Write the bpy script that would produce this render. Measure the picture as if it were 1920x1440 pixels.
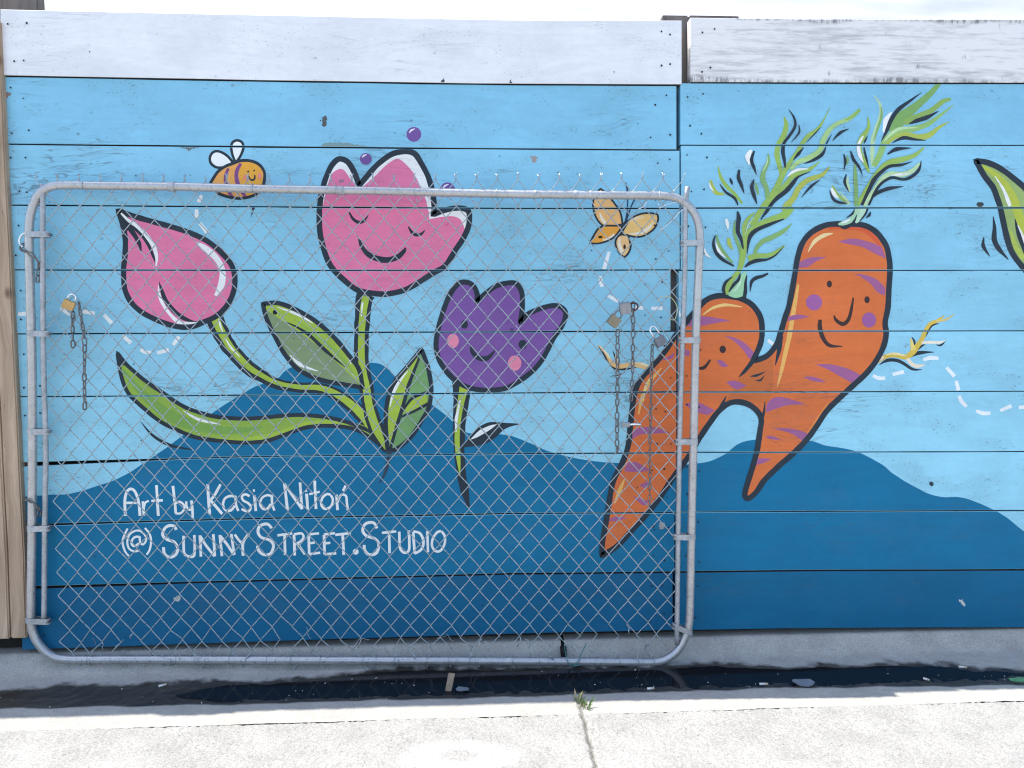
import bpy, bmesh, math, random
from mathutils import Vector, Matrix, noise
from mathutils.geometry import tessellate_polygon
random.seed(7)
SC = bpy.context.scene
COL = SC.collection
for o in list(bpy.data.objects):
    bpy.data.objects.remove(o)

# ------------------------------------------------------------------ camera
FPX = 1400.0                      # focal length in photo pixels (1920 wide)
YAW, PITCH, ROLL = math.radians(2.82), math.radians(-3.55), math.radians(-0.29)
CAM = Vector((0.0, -2.5, 1.10))
_f = Vector((math.sin(YAW) * math.cos(PITCH), math.cos(YAW) * math.cos(PITCH), math.sin(PITCH)))
_r = Vector((math.cos(YAW), -math.sin(YAW), 0))
_u = _r.cross(_f)
RX = _r * math.cos(ROLL) + _u * math.sin(ROLL)
UP = -_r * math.sin(ROLL) + _u * math.cos(ROLL)
cd = bpy.data.cameras.new('camera')
cam = bpy.data.objects.new('camera', cd)
COL.objects.link(cam)
cam.matrix_world = Matrix(((RX.x, UP.x, -_f.x, CAM.x), (RX.y, UP.y, -_f.y, CAM.y), (RX.z, UP.z, -_f.z, CAM.z), (0, 0, 0, 1)))
cd.sensor_width = 36
cd.lens = 36 * FPX / 1920
cd.clip_end = 500
cd.clip_start = 0.05
SC.camera = cam

# ------------------------------------------------------------------ light
SUN_EL, SUN_AZ = math.radians(68), math.radians(66.7)   # azimuth: from behind the wall (+Y) towards the left (-X)
to_sun = Vector((-math.sin(SUN_AZ) * math.cos(SUN_EL), math.cos(SUN_AZ) * math.cos(SUN_EL), math.sin(SUN_EL)))
w = bpy.data.worlds.new('World')
SC.world = w
w.use_nodes = True
nt = w.node_tree
sky = nt.nodes.new('ShaderNodeTexSky')
sky.sky_type = 'NISHITA'
sky.sun_disc = False
sky.sun_elevation = SUN_EL
sky.sun_rotation = -SUN_AZ
sky.air_density = 1.0
sky.dust_density = 1.5
nt.links.new(sky.outputs[0], nt.nodes['Background'].inputs[0])
nt.nodes['Background'].inputs[1].default_value = 0.15
sd = bpy.data.lights.new('sun', 'SUN')
sd.energy = 3.2
sd.angle = math.radians(0.53)
sd.color = (1.0, 0.95, 0.87)
sun = bpy.data.objects.new('sun', sd)
COL.objects.link(sun)
sun.rotation_euler = (-to_sun).to_track_quat('-Z', 'Y').to_euler()
SC.view_settings.view_transform = 'Standard'
SC.view_settings.look = 'None'
SC.view_settings.gamma = 1
SC.view_settings.use_curve_mapping = False
SC.view_settings.exposure = 1.3
SC.cycles.max_bounces = 6
SC.cycles.diffuse_bounces = 4
SC.cycles.glossy_bounces = 3
SC.cycles.transmission_bounces = 2
SC.cycles.filter_width = 1.15

# ------------------------------------------------------------------ helpers
def ray(px, py):
    return _f + RX * ((px - 960) / FPX) - UP * ((py - 720) / FPX)

def at(px, py, Y=0.0):            # photo pixel -> point on the vertical plane y = Y
    d = ray(px, py)
    return CAM + d * ((Y - CAM.y) / d.y)

def gz(px, py, z=0.0):            # photo pixel -> point on the horizontal plane z
    d = ray(px, py)
    return CAM + d * ((z - CAM.z) / d.z)

def tag(o, label=None, cat=None, group=None, kind=None):
    for k, v in (('label', label), ('category', cat), ('group', group), ('kind', kind)):
        if v:
            o[k] = v
    return o

def empty(name, loc=(0, 0, 0), parent=None):
    o = bpy.data.objects.new(name, None)
    COL.objects.link(o)
    o.location = loc
    o.empty_display_size = 0.05
    if parent:
        o.parent = parent
    return o

def link(name, me, parent=None, loc=None):
    o = bpy.data.objects.new(name, me)
    COL.objects.link(o)
    if parent:
        o.parent = parent
        if loc is None:           # mesh in world coordinates under a moved empty
            o.location = -wloc(parent)
    if loc is not None:
        o.location = loc
    return o

def wloc(o):
    v = Vector(o.location)
    while o.parent:
        o = o.parent
        v += Vector(o.location)
    return v

def mesh(name, verts, faces, mats, smooth=False, mi=None):
    me = bpy.data.meshes.new(name)
    me.from_pydata([tuple(v) for v in verts], [], faces)
    for m in (mats if isinstance(mats, (list, tuple)) else [mats]):
        me.materials.append(m)
    if mi:
        me.polygons.foreach_set('material_index', mi)
    if smooth:
        me.polygons.foreach_set('use_smooth', [True] * len(me.polygons))
    me.update()
    return me

def lin(c):
    return tuple(((x / 255) / 12.92 if x / 255 <= 0.04045 else ((x / 255 + 0.055) / 1.055) ** 2.4) for x in c)

ILL = (0.88, 0.97, 1.14)          # light on the shaded wall; photo colour / light = paint colour
def paintcol(c):
    return tuple(min(0.86, v / k) for v, k in zip(lin(c), ILL))

def cr(pts, closed=False, step=5.0):
    """Catmull-Rom through (x, y, corner) points"""
    n = len(pts)
    out = []
    P = [Vector((p[0], p[1])) for p in pts]
    K = [len(p) > 2 and p[2] for p in pts]
    rng = range(n if closed else n - 1)
    for i in rng:
        a, b = P[i], P[(i + 1) % n]
        p0 = P[(i - 1) % n] if (closed or i > 0) else a
        p3 = P[(i + 2) % n] if (closed or i + 2 < n) else b
        if K[i]:
            p0 = a
        if K[(i + 1) % n]:
            p3 = b
        m = max(2, int((b - a).length / step) + 1)
        # centripetal-ish tangents
        t1 = (b - p0) * 0.5 if p0 is not a else (b - a) * 0.5
        t2 = (p3 - a) * 0.5 if p3 is not b else (b - a) * 0.5
        L = (b - a).length
        for t in (t1, t2):
            if t.length > L * 1.1:
                t *= L * 1.1 / t.length
        for j in range(m):
            s = j / m
            s2, s3 = s * s, s * s * s
            out.append((a * (2 * s3 - 3 * s2 + 1) + t1 * (s3 - 2 * s2 + s) + b * (-2 * s3 + 3 * s2) + t2 * (s3 - s2), i + s))
    if not closed:
        out.append((P[-1], n - 1))
    return out

def tube(pts, r, sides=8, closed=False, cap=True, radii=None):
    n = len(pts)
    P = [Vector(p) for p in pts]
    V, F = [], []
    prev = None
    for i in range(n):
        a = P[i - 1] if (i > 0 or closed) else P[i]
        b = P[(i + 1) % n] if (i < n - 1 or closed) else P[i]
        t = (b - a)
        t = t.normalized() if t.length > 1e-9 else Vector((0, 0, 1))
        if prev is None:
            ref = Vector((0, 1, 0)) if abs(t.y) < 0.9 else Vector((1, 0, 0))
            nrm = (ref - t * ref.dot(t)).normalized()
        else:
            nrm = prev - t * prev.dot(t)
            nrm = nrm.normalized() if nrm.length > 1e-6 else prev
        prev = nrm
        bn = t.cross(nrm)
        rr = radii[i] if radii else r
        for k in range(sides):
            an = 2 * math.pi * k / sides
            V.append(P[i] + (nrm * math.cos(an) + bn * math.sin(an)) * rr)
    m = n if closed else n - 1
    for i in range(m):
        j = (i + 1) % n
        for k in range(sides):
            l = (k + 1) % sides
            F.append((i * sides + k, i * sides + l, j * sides + l, j * sides + k))
    if cap and not closed:
        F.append(tuple(range(sides - 1, -1, -1)))
        F.append(tuple(range((n - 1) * sides, n * sides)))
    return V, F

def merge(parts):
    V, F = [], []
    for v, f in parts:
        o = len(V)
        V += list(v)
        F += [tuple(i + o for i in q) for q in f]
    return V, F

def boxvf(c, s, bev=0.0, rot=None):
    bm = bmesh.new()
    bmesh.ops.create_cube(bm, size=1)
    for v in bm.verts:
        v.co = Vector((v.co.x * s[0], v.co.y * s[1], v.co.z * s[2]))
    if bev:
        bmesh.ops.bevel(bm, geom=bm.edges[:], offset=bev, segments=2, affect='EDGES', profile=0.5)
    bm.verts.index_update()
    V = [v.co.copy() for v in bm.verts]
    if rot:
        V = [rot @ v for v in V]
    V = [v + Vector(c) for v in V]
    F = [tuple(v.index for v in f.verts) for f in bm.faces]
    bm.free()
    return V, F

# ------------------------------------------------------------------ materials
class NG:
    def __init__(s, tree):
        s.t = tree
    def n(s, typ, **kw):
        nd = s.t.nodes.new(typ)
        ins = kw.pop('ins', {})
        for k, v in kw.items():
            setattr(nd, k, v)
        for k, v in ins.items():
            if isinstance(v, bpy.types.NodeSocket):
                s.t.links.new(v, nd.inputs[k])
            else:
                nd.inputs[k].default_value = v
        return nd
    def math(s, op, a, b=0.0, c=0.0):
        return s.n('ShaderNodeMath', operation=op, ins={0: a, 1: b, 2: c}).outputs[0]
    def mapr(s, v, a, b, c=0.0, d=1.0):
        return s.n('ShaderNodeMapRange', ins={0: v, 1: a, 2: b, 3: c, 4: d}).outputs[0]
    def mix(s, f, a, b, mode='MIX'):
        nd = s.n('ShaderNodeMix', data_type='RGBA', blend_type=mode)
        for k, v in ((0, f), (6, a), (7, b)):
            if isinstance(v, bpy.types.NodeSocket):
                s.t.links.new(v, nd.inputs[k])
            else:
                nd.inputs[k].default_value = v if k == 0 else (tuple(v) + (1,))[:4]
        return nd.outputs[2]
    def noise(s, vec, scale, detail=3, rough=0.55, dist=0.0):
        return s.n('ShaderNodeTexNoise', ins={'Vector': vec, 'Scale': scale, 'Detail': detail, 'Roughness': rough, 'Distortion': dist}).outputs[0]
    def scl(s, vec, sc, loc=(0, 0, 0)):
        return s.n('ShaderNodeMapping', ins={0: vec, 1: loc, 3: sc}).outputs[0]

def newmat(name):
    m = bpy.data.materials.new(name)
    m.use_nodes = True
    g = NG(m.node_tree)
    bs = m.node_tree.nodes['Principled BSDF']
    return m, g, bs

# painted boards: node group Color, Wear -> shader; cracks follow the grain, same for ground coat and picture
gp = bpy.data.node_groups.new('painted_board', 'ShaderNodeTree')
gp.interface.new_socket('Color', in_out='INPUT', socket_type='NodeSocketColor')
gp.interface.new_socket('Wear', in_out='INPUT', socket_type='NodeSocketFloat')
gp.interface.new_socket('BSDF', in_out='OUTPUT', socket_type='NodeSocketShader')
g = NG(gp)
gi = g.n('NodeGroupInput')
go = g.n('NodeGroupOutput')
pos = g.n('ShaderNodeNewGeometry').outputs['Position']
warp = g.noise(g.scl(pos, (1.3, 1, 5)), 1.0, 2, 0.6)
gv = g.n('ShaderNodeVectorMath', operation='ADD', ins={0: g.scl(pos, (2.2, 1, 38)), 1: g.n('ShaderNodeCombineXYZ', ins={2: g.math('MULTIPLY', warp, 9.0)}).outputs[0]}).outputs[0]
gn = g.noise(gv, 1.0, 3, 0.6)
# long wandering cracks along the grain
cmn = g.noise(g.scl(pos, (2.1, 1, 4.2), (3.1, 0, 1.7)), 1.0, 2)
c1 = g.math('ABSOLUTE', g.math('SUBTRACT', g.noise(g.scl(pos, (2.6, 1, 19)), 1.0, 3, 0.6, 0.8), 0.5))
crk = g.math('MULTIPLY', g.mapr(c1, 0.002, 0.015, 1, 0), g.mapr(cmn, 0.53, 0.64))
c2 = g.math('ABSOLUTE', g.math('SUBTRACT', gn, 0.5))
crk2 = g.math('MULTIPLY', g.mapr(c2, 0.0, 0.022, 0.8, 0), g.mapr(cmn, 0.57, 0.68))
# little nicks and pits
vo = g.n('ShaderNodeTexVoronoi', ins={'Vector': g.scl(pos, (70, 1, 100)), 'Scale': 1.0, 'Randomness': 1.0})
nmn = g.noise(g.scl(pos, (5.0, 1, 8.0), (9, 0, 2)), 1.0, 3, 0.65)
nk = g.math('MULTIPLY', g.mapr(vo.outputs['Distance'], 0.08, 0.26, 1, 0), g.mapr(nmn, 0.49, 0.58))
fln = g.noise(g.scl(pos, (30, 1, 70)), 1.0, 4, 0.7)
fl = g.math('MULTIPLY', g.mapr(fln, 0.60, 0.70), g.mapr(nmn, 0.50, 0.60))
vo2 = g.n('ShaderNodeTexVoronoi', ins={'Vector': g.scl(pos, (13, 1, 17)), 'Scale': 1.0, 'Randomness': 1.0})
kn = g.math('MULTIPLY', g.mapr(vo2.outputs['Distance'], 0.03, 0.11, 1, 0), g.mapr(fln, 0.42, 0.52))
kn = g.math('MULTIPLY', kn, g.mapr(cmn, 0.44, 0.5))
dirt = g.math('MAXIMUM', g.math('MAXIMUM', g.math('MAXIMUM', crk, crk2), g.math('MAXIMUM', nk, kn)), fl)
dirt = g.math('MULTIPLY', dirt, g.mapr(fln, 0.35, 0.6, 0.4, 1.0))
dirt = g.math('MULTIPLY', dirt, gi.outputs['Wear'])
smg = g.math('MULTIPLY', g.mapr(nmn, 0.52, 0.74), g.mapr(fln, 0.35, 0.65, 0.35, 1.0))      # grey scuffs
blot = g.noise(g.scl(pos, (3.5, 1, 5)), 1.0, 3, 0.65)
v1 = g.mapr(blot, 0.3, 0.7, 0.91, 1.07)
v2 = g.mapr(fln, 0.3, 0.7, 0.95, 1.04)
v3 = g.mapr(gn, 0.3, 0.7, 0.94, 1.03)
val = g.math('MULTIPLY', g.math('MULTIPLY', v1, v2), v3)
base = g.mix(1.0, gi.outputs['Color'], g.n('ShaderNodeCombineColor', ins={0: val, 1: val, 2: val}).outputs[0], 'MULTIPLY')
base = g.mix(g.math('MULTIPLY', smg, g.math('MULTIPLY', gi.outputs['Wear'], 0.24)), base, (0.16, 0.17, 0.18))
base = g.mix(g.math('MULTIPLY', dirt, 0.66), base, (0.07, 0.068, 0.07))
pb = g.n('ShaderNodeBsdfPrincipled', ins={'Base Color': base, 'Roughness': 0.62, 'Specular IOR Level': 0.22})
bp_ = g.n('ShaderNodeBump', ins={'Height': gn, 'Strength': 0.22, 'Distance': 0.0015})
gp.links.new(bp_.outputs[0], pb.inputs['Normal'])
gp.links.new(pb.outputs[0], go.inputs[0])
PM = {}
def paint(rgb, wear=1.0, raw=False):
    key = (tuple(rgb), wear)
    if key not in PM:
        m = bpy.data.materials.new('paint_%02x%02x%02x' % tuple(int(c) for c in rgb))
        m.use_nodes = True
        t = m.node_tree
        t.nodes.remove(t.nodes['Principled BSDF'])
        n = t.nodes.new('ShaderNodeGroup')
        n.node_tree = gp
        n.inputs[0].default_value = paintcol(rgb) + (1,)
        n.inputs[1].default_value = wear
        t.links.new(n.outputs[0], t.nodes['Material Output'].inputs[0])
        PM[key] = m
    return PM[key]

def weathered_white():
    m, g, bs = newmat('weathered_white_paint')
    pos = g.n('ShaderNodeNewGeometry').outputs['Position']
    a = g.noise(g.scl(pos, (7, 1, 75)), 1.0, 5, 0.7, 0.6)
    b = g.noise(g.scl(pos, (3, 1, 9), (4, 0, 1)), 1.0, 4, 0.65)
    k = g.mapr(g.math('ADD', g.math('MULTIPLY', a, 0.6), g.math('MULTIPLY', b, 0.6)), 0.57, 0.80)
    # paint rubbed off the lower and upper edges
    sep = g.n('ShaderNodeSeparateXYZ', ins={0: pos}).outputs[2]
    # depth of the worn edge wanders with the grain
    lo = g.mapr(g.math('SUBTRACT', sep, g.math('MULTIPLY', g.math('SUBTRACT', b, 0.5), 0.11)), 1.945, 1.962, 1, 0)
    hi = g.mapr(g.math('ADD', sep, g.math('MULTIPLY', g.math('SUBTRACT', b, 0.5), 0.10)), 2.137, 2.150, 0, 1)
    tooth = g.noise(g.scl(pos, (60, 1, 14)), 1.0, 4, 0.7, 0.5)
    e = g.math('MULTIPLY', g.math('MAXIMUM', lo, hi), g.mapr(tooth, 0.42, 0.58, 0.1, 0.85))
    vo = g.n('ShaderNodeTexVoronoi', ins={'Vector': g.scl(pos, (9, 1, 15)), 'Scale': 1.0})
    sc_ = g.math('MULTIPLY', g.mapr(vo.outputs['Distance'], 0.05, 0.22, 1, 0), g.mapr(tooth, 0.52, 0.60, 0, 0.9))
    f = g.math('MINIMUM', g.math('MAXIMUM', g.math('MAXIMUM', g.math('MULTIPLY', k, 0.68), sc_), e), 1.0)
    c = g.mix(f, paintcol((218, 223, 234)), (0.16, 0.15, 0.15))
    bs.inputs['Roughness'].default_value = 0.7
    m.node_tree.links.new(c, bs.inputs['Base Color'])
    bp = g.n('ShaderNodeBump', ins={'Height': a, 'Strength': 0.3, 'Distance': 0.002})
    m.node_tree.links.new(bp.outputs[0], bs.inputs['Normal'])
    return m

def rawwood(name, ca, cb, axis=2, knots=True):
    m, g, bs = newmat(name)
    pos = g.n('ShaderNodeNewGeometry').outputs['Position']
    s = [55, 55, 55]
    s[axis] = 1.6
    wv = g.noise(g.scl(pos, (3, 3, 3)), 1.0, 2)
    off = g.n('ShaderNodeCombineXYZ', ins={0: g.math('MULTIPLY', wv, 5.0)}).outputs[0]
    vec = g.n('ShaderNodeVectorMath', operation='ADD', ins={0: g.scl(pos, s), 1: off}).outputs[0]
    a = g.noise(vec, 1.0, 5, 0.65)
    b = g.noise(g.scl(pos, (5, 5, 2.5)), 1.0, 4, 0.6)
    c = g.mix(g.mapr(a, 0.3, 0.7), ca, cb)
    c = g.mix(g.mapr(b, 0.35, 0.75, 0, 0.45), c, tuple(x * 0.55 for x in ca))
    h = a
    if knots:
        vo = g.n('ShaderNodeTexVoronoi', ins={'Vector': g.scl(pos, (11, 1, 6.5), (0.33, 0, 0.2)), 'Scale': 1.0})
        k = g.mapr(vo.outputs['Distance'], 0.06, 0.17, 1, 0)
        c = g.mix(g.math('MULTIPLY', k, 0.8), c, (0.10, 0.05, 0.028))
        sp = g.noise(g.scl(pos, (140, 140, 110)), 1.0, 2)
        c = g.mix(g.mapr(sp, 0.68, 0.74, 0, 0.6), c, (0.06, 0.045, 0.035))
    m.node_tree.links.new(c, bs.inputs['Base Color'])
    bs.inputs['Roughness'].default_value = 0.8
    bp = g.n('ShaderNodeBump', ins={'Height': h, 'Strength': 0.5, 'Distance': 0.003})
    m.node_tree.links.new(bp.outputs[0], bs.inputs['Normal'])
    return m

def metal(name, c1, c2, rough=0.45, met=0.75, scale=60, rust=0.0):
    m, g, bs = newmat(name)
    pos = g.n('ShaderNodeNewGeometry').outputs['Position']
    a = g.noise(pos, scale, 4, 0.65)
    b = g.noise(pos, scale * 0.2, 3, 0.6)
    c = g.mix(g.mapr(g.math('ADD', g.math('MULTIPLY', a, 0.6), g.math('MULTIPLY', b, 0.4)), 0.35, 0.65), c1, c2)
    if rust:
        c = g.mix(g.mapr(g.noise(pos, scale * 0.5, 4, 0.7), 0.52, 0.66, 0, rust), c, (0.09, 0.035, 0.016))
    m.node_tree.links.new(c, bs.inputs['Base Color'])
    bs.inputs['Metallic'].default_value = met
    m.node_tree.links.new(g.mapr(a, 0.3, 0.7, rough - 0.1, rough + 0.12), bs.inputs['Roughness'])
    bp = g.n('ShaderNodeBump', ins={'Height': a, 'Strength': 0.12, 'Distance': 0.001})
    m.node_tree.links.new(bp.outputs[0], bs.inputs['Normal'])
    return m

def plain(name, c, rough=0.6, var=0.15, scale=80, **kw):
    m, g, bs = newmat(name)
    pos = g.n('ShaderNodeNewGeometry').outputs['Position']
    a = g.noise(pos, scale, 4, 0.6)
    cc = g.mix(g.mapr(a, 0.3, 0.7), tuple(x * (1 - var) for x in c), tuple(min(1, x * (1 + var)) for x in c))
    m.node_tree.links.new(cc, bs.inputs['Base Color'])
    bs.inputs['Roughness'].default_value = rough
    for k, v in kw.items():
        bs.inputs[k].default_value = v
    return m

def concrete(name, base, dark, speck, attr=True, rough=0.85, bump=0.5, fine=190, var=0.28, pits=0.5):
    m, g, bs = newmat(name)
    pos = g.n('ShaderNodeNewGeometry').outputs['Position']
    a = g.noise(pos, 9, 5, 0.65)
    b = g.noise(pos, fine, 3, 0.7)
    c = g.mix(g.mapr(a, 0.32, 0.68), dark, base)
    vv = g.mapr(b, 0.28, 0.72, 1 - var, 1 + var * 0.8)
    c = g.mix(1.0, c, g.n('ShaderNodeCombineColor', ins={0: vv, 1: vv, 2: vv}).outputs[0], 'MULTIPLY')
    vo = g.n('ShaderNodeTexVoronoi', ins={'Vector': g.scl(pos, (1, 1, 1)), 'Scale': fine * 0.55})
    pit = g.math('MULTIPLY', g.mapr(vo.outputs['Distance'], 0.08, 0.3, 1, 0), g.mapr(g.noise(pos, 40, 3), pits, pits + 0.12))
    c = g.mix(g.math('MULTIPLY', pit, speck), c, tuple(x * 0.22 for x in dark))
    rsock = None
    if attr:
        at_ = g.n('ShaderNodeAttribute', attribute_name='stain')
        sp = g.n('ShaderNodeSeparateColor', ins={0: at_.outputs['Color']})
        wet = sp.outputs[0]
        c = g.mix(g.math('MULTIPLY', sp.outputs[1], 0.85), c, (0.03, 0.028, 0.022))     # crack dirt
        c = g.mix(g.math('MULTIPLY', sp.outputs[2], g.mapr(b, 0.3, 0.6, 0.25, 1.0)), c, (0.6, 0.6, 0.58))  # worn white paint
        c = g.mix(wet, c, g.mix(g.mapr(a, 0.3, 0.7), (0.014, 0.013, 0.012), (0.045, 0.038, 0.031)))
        rsock = g.mapr(wet, 0, 1, rough, 0.28)
        m.node_tree.links.new(rsock, bs.inputs['Roughness'])
    else:
        bs.inputs['Roughness'].default_value = rough
    m.node_tree.links.new(c, bs.inputs['Base Color'])
    bp = g.n('ShaderNodeBump', ins={'Height': b, 'Strength': bump, 'Distance': 0.004})
    m.node_tree.links.new(bp.outputs[0], bs.inputs['Normal'])
    return m

M_galv = metal('galvanised_pipe', (0.37, 0.368, 0.368), (0.50, 0.495, 0.495), 0.32, 0.5, 70)
M_galv2 = metal('galvanised_bar', (0.26, 0.27, 0.28), (0.50, 0.51, 0.53), 0.5, 0.5, 140)
M_wire = metal('galvanised_wire', (0.26, 0.30, 0.315), (0.46, 0.50, 0.51), 0.30, 0.55, 150)
M_chain = metal('chain_steel', (0.10, 0.10, 0.10), (0.26, 0.25, 0.25), 0.4, 0.8, 200, 0.35)
M_brass = metal('brass', (0.42, 0.26, 0.10), (0.60, 0.38, 0.16), 0.35, 0.7, 120)
M_brassold = metal('tarnished_brass', (0.20, 0.17, 0.12), (0.33, 0.29, 0.21), 0.45, 0.6, 120)
M_lock = metal('laminated_steel', (0.22, 0.23, 0.25), (0.36, 0.37, 0.40), 0.4, 0.7, 160)
M_locko = metal('worn_steel', (0.14, 0.14, 0.15), (0.27, 0.27, 0.28), 0.5, 0.6, 160)
M_bright = metal('bright_steel_and_sunlit_wire', (0.65, 0.66, 0.68), (0.8, 0.8, 0.82), 0.2, 0.9, 100)  # also on the top right wires, where it paints in the sunlight
M_rusty = metal('rusty_iron', (0.05, 0.025, 0.02), (0.12, 0.05, 0.035), 0.7, 0.4, 180, 0.6)
M_post = rawwood('post_wood', (0.33, 0.22, 0.14), (0.62, 0.45, 0.31))
M_greywood = rawwood('weathered_wood', (0.14, 0.115, 0.095), (0.27, 0.23, 0.20), 2, False)
M_edge = plain('raw_board_edge', (0.05, 0.045, 0.04), 0.9)
M_dark = plain('near_black', (0.012, 0.011, 0.010), 0.9)  # near-black, for the added light-blocking board and the kerb joint
M_hole = plain('screw_hole', (0.015, 0.017, 0.02), 0.8)

# ------------------------------------------------------------------ plank wall
wall = tag(empty('plank_wall', at(960, 1190, 0.0)), 'horizontal plank wall painted with a blue mural of tulips, hills and two smiling carrots', 'wall')
# joints between the boards, (x, y) in the photograph, back-projected on the wall plane
JL = [[(3, 18), (480, 28), (960, 38), (1277, 39)], [(7, 143), (480, 152), (960, 159), (1270, 160)], [(18, 270), (480, 275), (960, 279), (1268, 281)],
      [(28, 385), (480, 388), (960, 391), (1270, 391)], [(32, 506), (480, 507), (960, 507), (1270, 506)], [(40, 626), (480, 624), (960, 622), (1265, 621)],
      [(45, 744), (480, 741), (960, 737), (1265, 735)], [(48, 868), (480, 856), (960, 851), (1265, 849)], [(50, 984), (480, 972), (960, 963), (1265, 961)],
      [(52, 1101), (480, 1089), (960, 1076), (1265, 1073)], [(52, 1220), (480, 1205), (960, 1190), (1263, 1183)]]
JR = [[(1294, 33), (1500, 36), (2700, 38)], [(1277, 155), (1500, 156), (2700, 157)], [(1276, 272), (1500, 272), (2700, 273)], [(1276, 390), (1500, 390), (2700, 389)],
      [(1274, 507), (1500, 507), (2700, 506)], [(1272, 621), (1500, 621), (2700, 619)], [(1271, 735), (1500, 735), (2700, 731)], [(1270, 848), (1500, 848), (2700, 844)],
      [(1268, 960), (1500, 959), (2700, 954)], [(1267, 1073), (1500, 1070), (2700, 1066)], [(1266, 1183), (1500, 1179), (2700, 1174)]]
XL_L = [3, 4, 11, 17, 22, 29, 34, 37, 40, 42]
XL_R = [1277, 1268, 1274, 1274, 1257, 1268, 1268, 1267, 1264, 1261]
XR_L = [1294, 1276, 1277, 1277, 1273, 1272, 1271, 1270, 1268, 1267]
SKY = [(218, 226, 242), (126, 190, 229), (131, 194, 231), (132, 195, 231), (136, 198, 233), (140, 202, 236), (143, 206, 239), (144, 207, 240), (142, 205, 238), (30, 106, 152)]
THK, CH = 0.038, 0.0013
SEGS = []        # (front face quad as 4 (x,z), y of the front) for laying the picture on each board

def xz(px, py, Y=0.0):
    v = at(px, py, Y)
    return v.x, v.z

def add_plank(top, bot, xl, xr, Y0, mat, gap, wedge=0.0):
    def interp(line, x):
        for (x0, y0), (x1, y1) in zip(line, line[1:]):
            if x <= x1:
                break
        return y0 + (y1 - y0) * (x - x0) / (x1 - x0)
    ns = max(3, int((xr - xl) / 95))
    xs = [xl + (xr - xl) * i / ns for i in range(ns + 1)]
    sd0 = rnd.uniform(0, 50)
    V, F = [], []
    st = []
    for x in xs:
        a = xz(x, interp(top, x))
        b = xz(x, interp(bot, x))
        zt = a[1] - gap / 2 - 0.0011 * (0.2 + noise.noise(Vector((x * .011, sd0, 1))))
        zt -= wedge * max(0.0, 1 - (x - xl) / 330.0)
        zb = b[1] + gap / 2 + 0.0011 * (0.2 + noise.noise(Vector((x * .011, sd0, 8))))
        st.append((a[0], b[0], zt, zb))
    n = len(st)
    for i, (xa, xb, zt, zb) in enumerate(st):
        V += [(xa, Y0 + THK, zt), (xa, Y0 + CH, zt), (xa, Y0, zt - CH), (xb, Y0, zb + CH), (xb, Y0 + CH, zb), (xb, Y0 + THK, zb)]
    for i in range(n - 1):
        for k in range(5):
            F.append((i * 6 + k, i * 6 + k + 1, i * 6 + k + 7, i * 6 + k + 6))
        (xa, xb, zt, zb), (xc, xd, zt2, zb2) = st[i], st[i + 1]
        SEGS.append(([(xa, zt - CH), (xc, zt2 - CH), (xd, zb2 + CH), (xb, zb + CH)], Y0))
    mi = ([1, 0, 0, 0, 1] * (n - 1)) + [0, 0]
    F.append((0, 5, 4, 3, 2, 1))
    e = (n - 1) * 6
    F.append((e, e + 1, e + 2, e + 3, e + 4, e + 5))
    o = link('plank', mesh('plank', V, F, [mat, M_edge], mi=mi), wall)
    return o, st

M_wwhite = weathered_white()
GAPS = [0.003, 0.003, 0.0042, 0.003, 0.003, 0.003, 0.003, 0.0035, 0.005, 0.006]
rnd = random.Random(3)
planks = []
for side, J, XA, XB in (('L', JL, XL_L, XL_R), ('R', JR, XR_L, [2700] * 10)):
    for i in range(10):
        m = paint(SKY[i], 1.0 if i else 0.55)
        if i == 0 and side == 'R':
            m = M_wwhite
        Y0 = rnd.uniform(-0.0018, 0.0018) - (0.005 if i == 0 else 0)
        o, st = add_plank(J[i], J[i + 1], XA[i], XB[i], Y0, m, GAPS[i] if side == 'L' else GAPS[i] * 0.85, {7: 0.010, 8: 0.003, 9: 0.004}.get(i, 0.0) if side == 'L' else 0.0)
        planks.append((o, st, Y0, side, i))
# unseen boards added beyond the post to stop sun leaking round the wall end
for i in range(10):
    zt, zb = at(3, 18 + i * 119.5).z, at(3, 18 + (i + 1) * 119.5).z
    link('plank', mesh('plank', *boxvf((-3.05, THK / 2, (zt + zb) / 2), (2.75, THK, zt - zb - 0.005), 0.0013), paint(SKY[i], 1.0 if i else 0.55)), wall)
tag(planks[0][0], 'clean white top board')
tag(planks[10][0], 'white top board with paint flaking off its edges')

def disc(cx, cz, r, Y, n=8, sq=1.0):
    V = [(cx + r * math.cos(2 * math.pi * k / n), Y, cz + r * sq * math.sin(2 * math.pi * k / n)) for k in range(n)]
    return V, [tuple(range(n))]

def dome(cx, cz, r, Y, n=8):        # shallow countersunk head
    V = [(cx + r * math.cos(2 * math.pi * k / n), Y - 0.0003, cz + r * math.sin(2 * math.pi * k / n)) for k in range(n)]
    V += [(cx + 0.5 * r * math.cos(2 * math.pi * k / n), Y - 0.0009, cz + 0.5 * r * math.sin(2 * math.pi * k / n)) for k in range(n)]
    F = [(k, (k + 1) % n, n + (k + 1) % n, n + k) for k in range(n)] + [tuple(range(n, 2 * n))]
    return V, F

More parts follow.
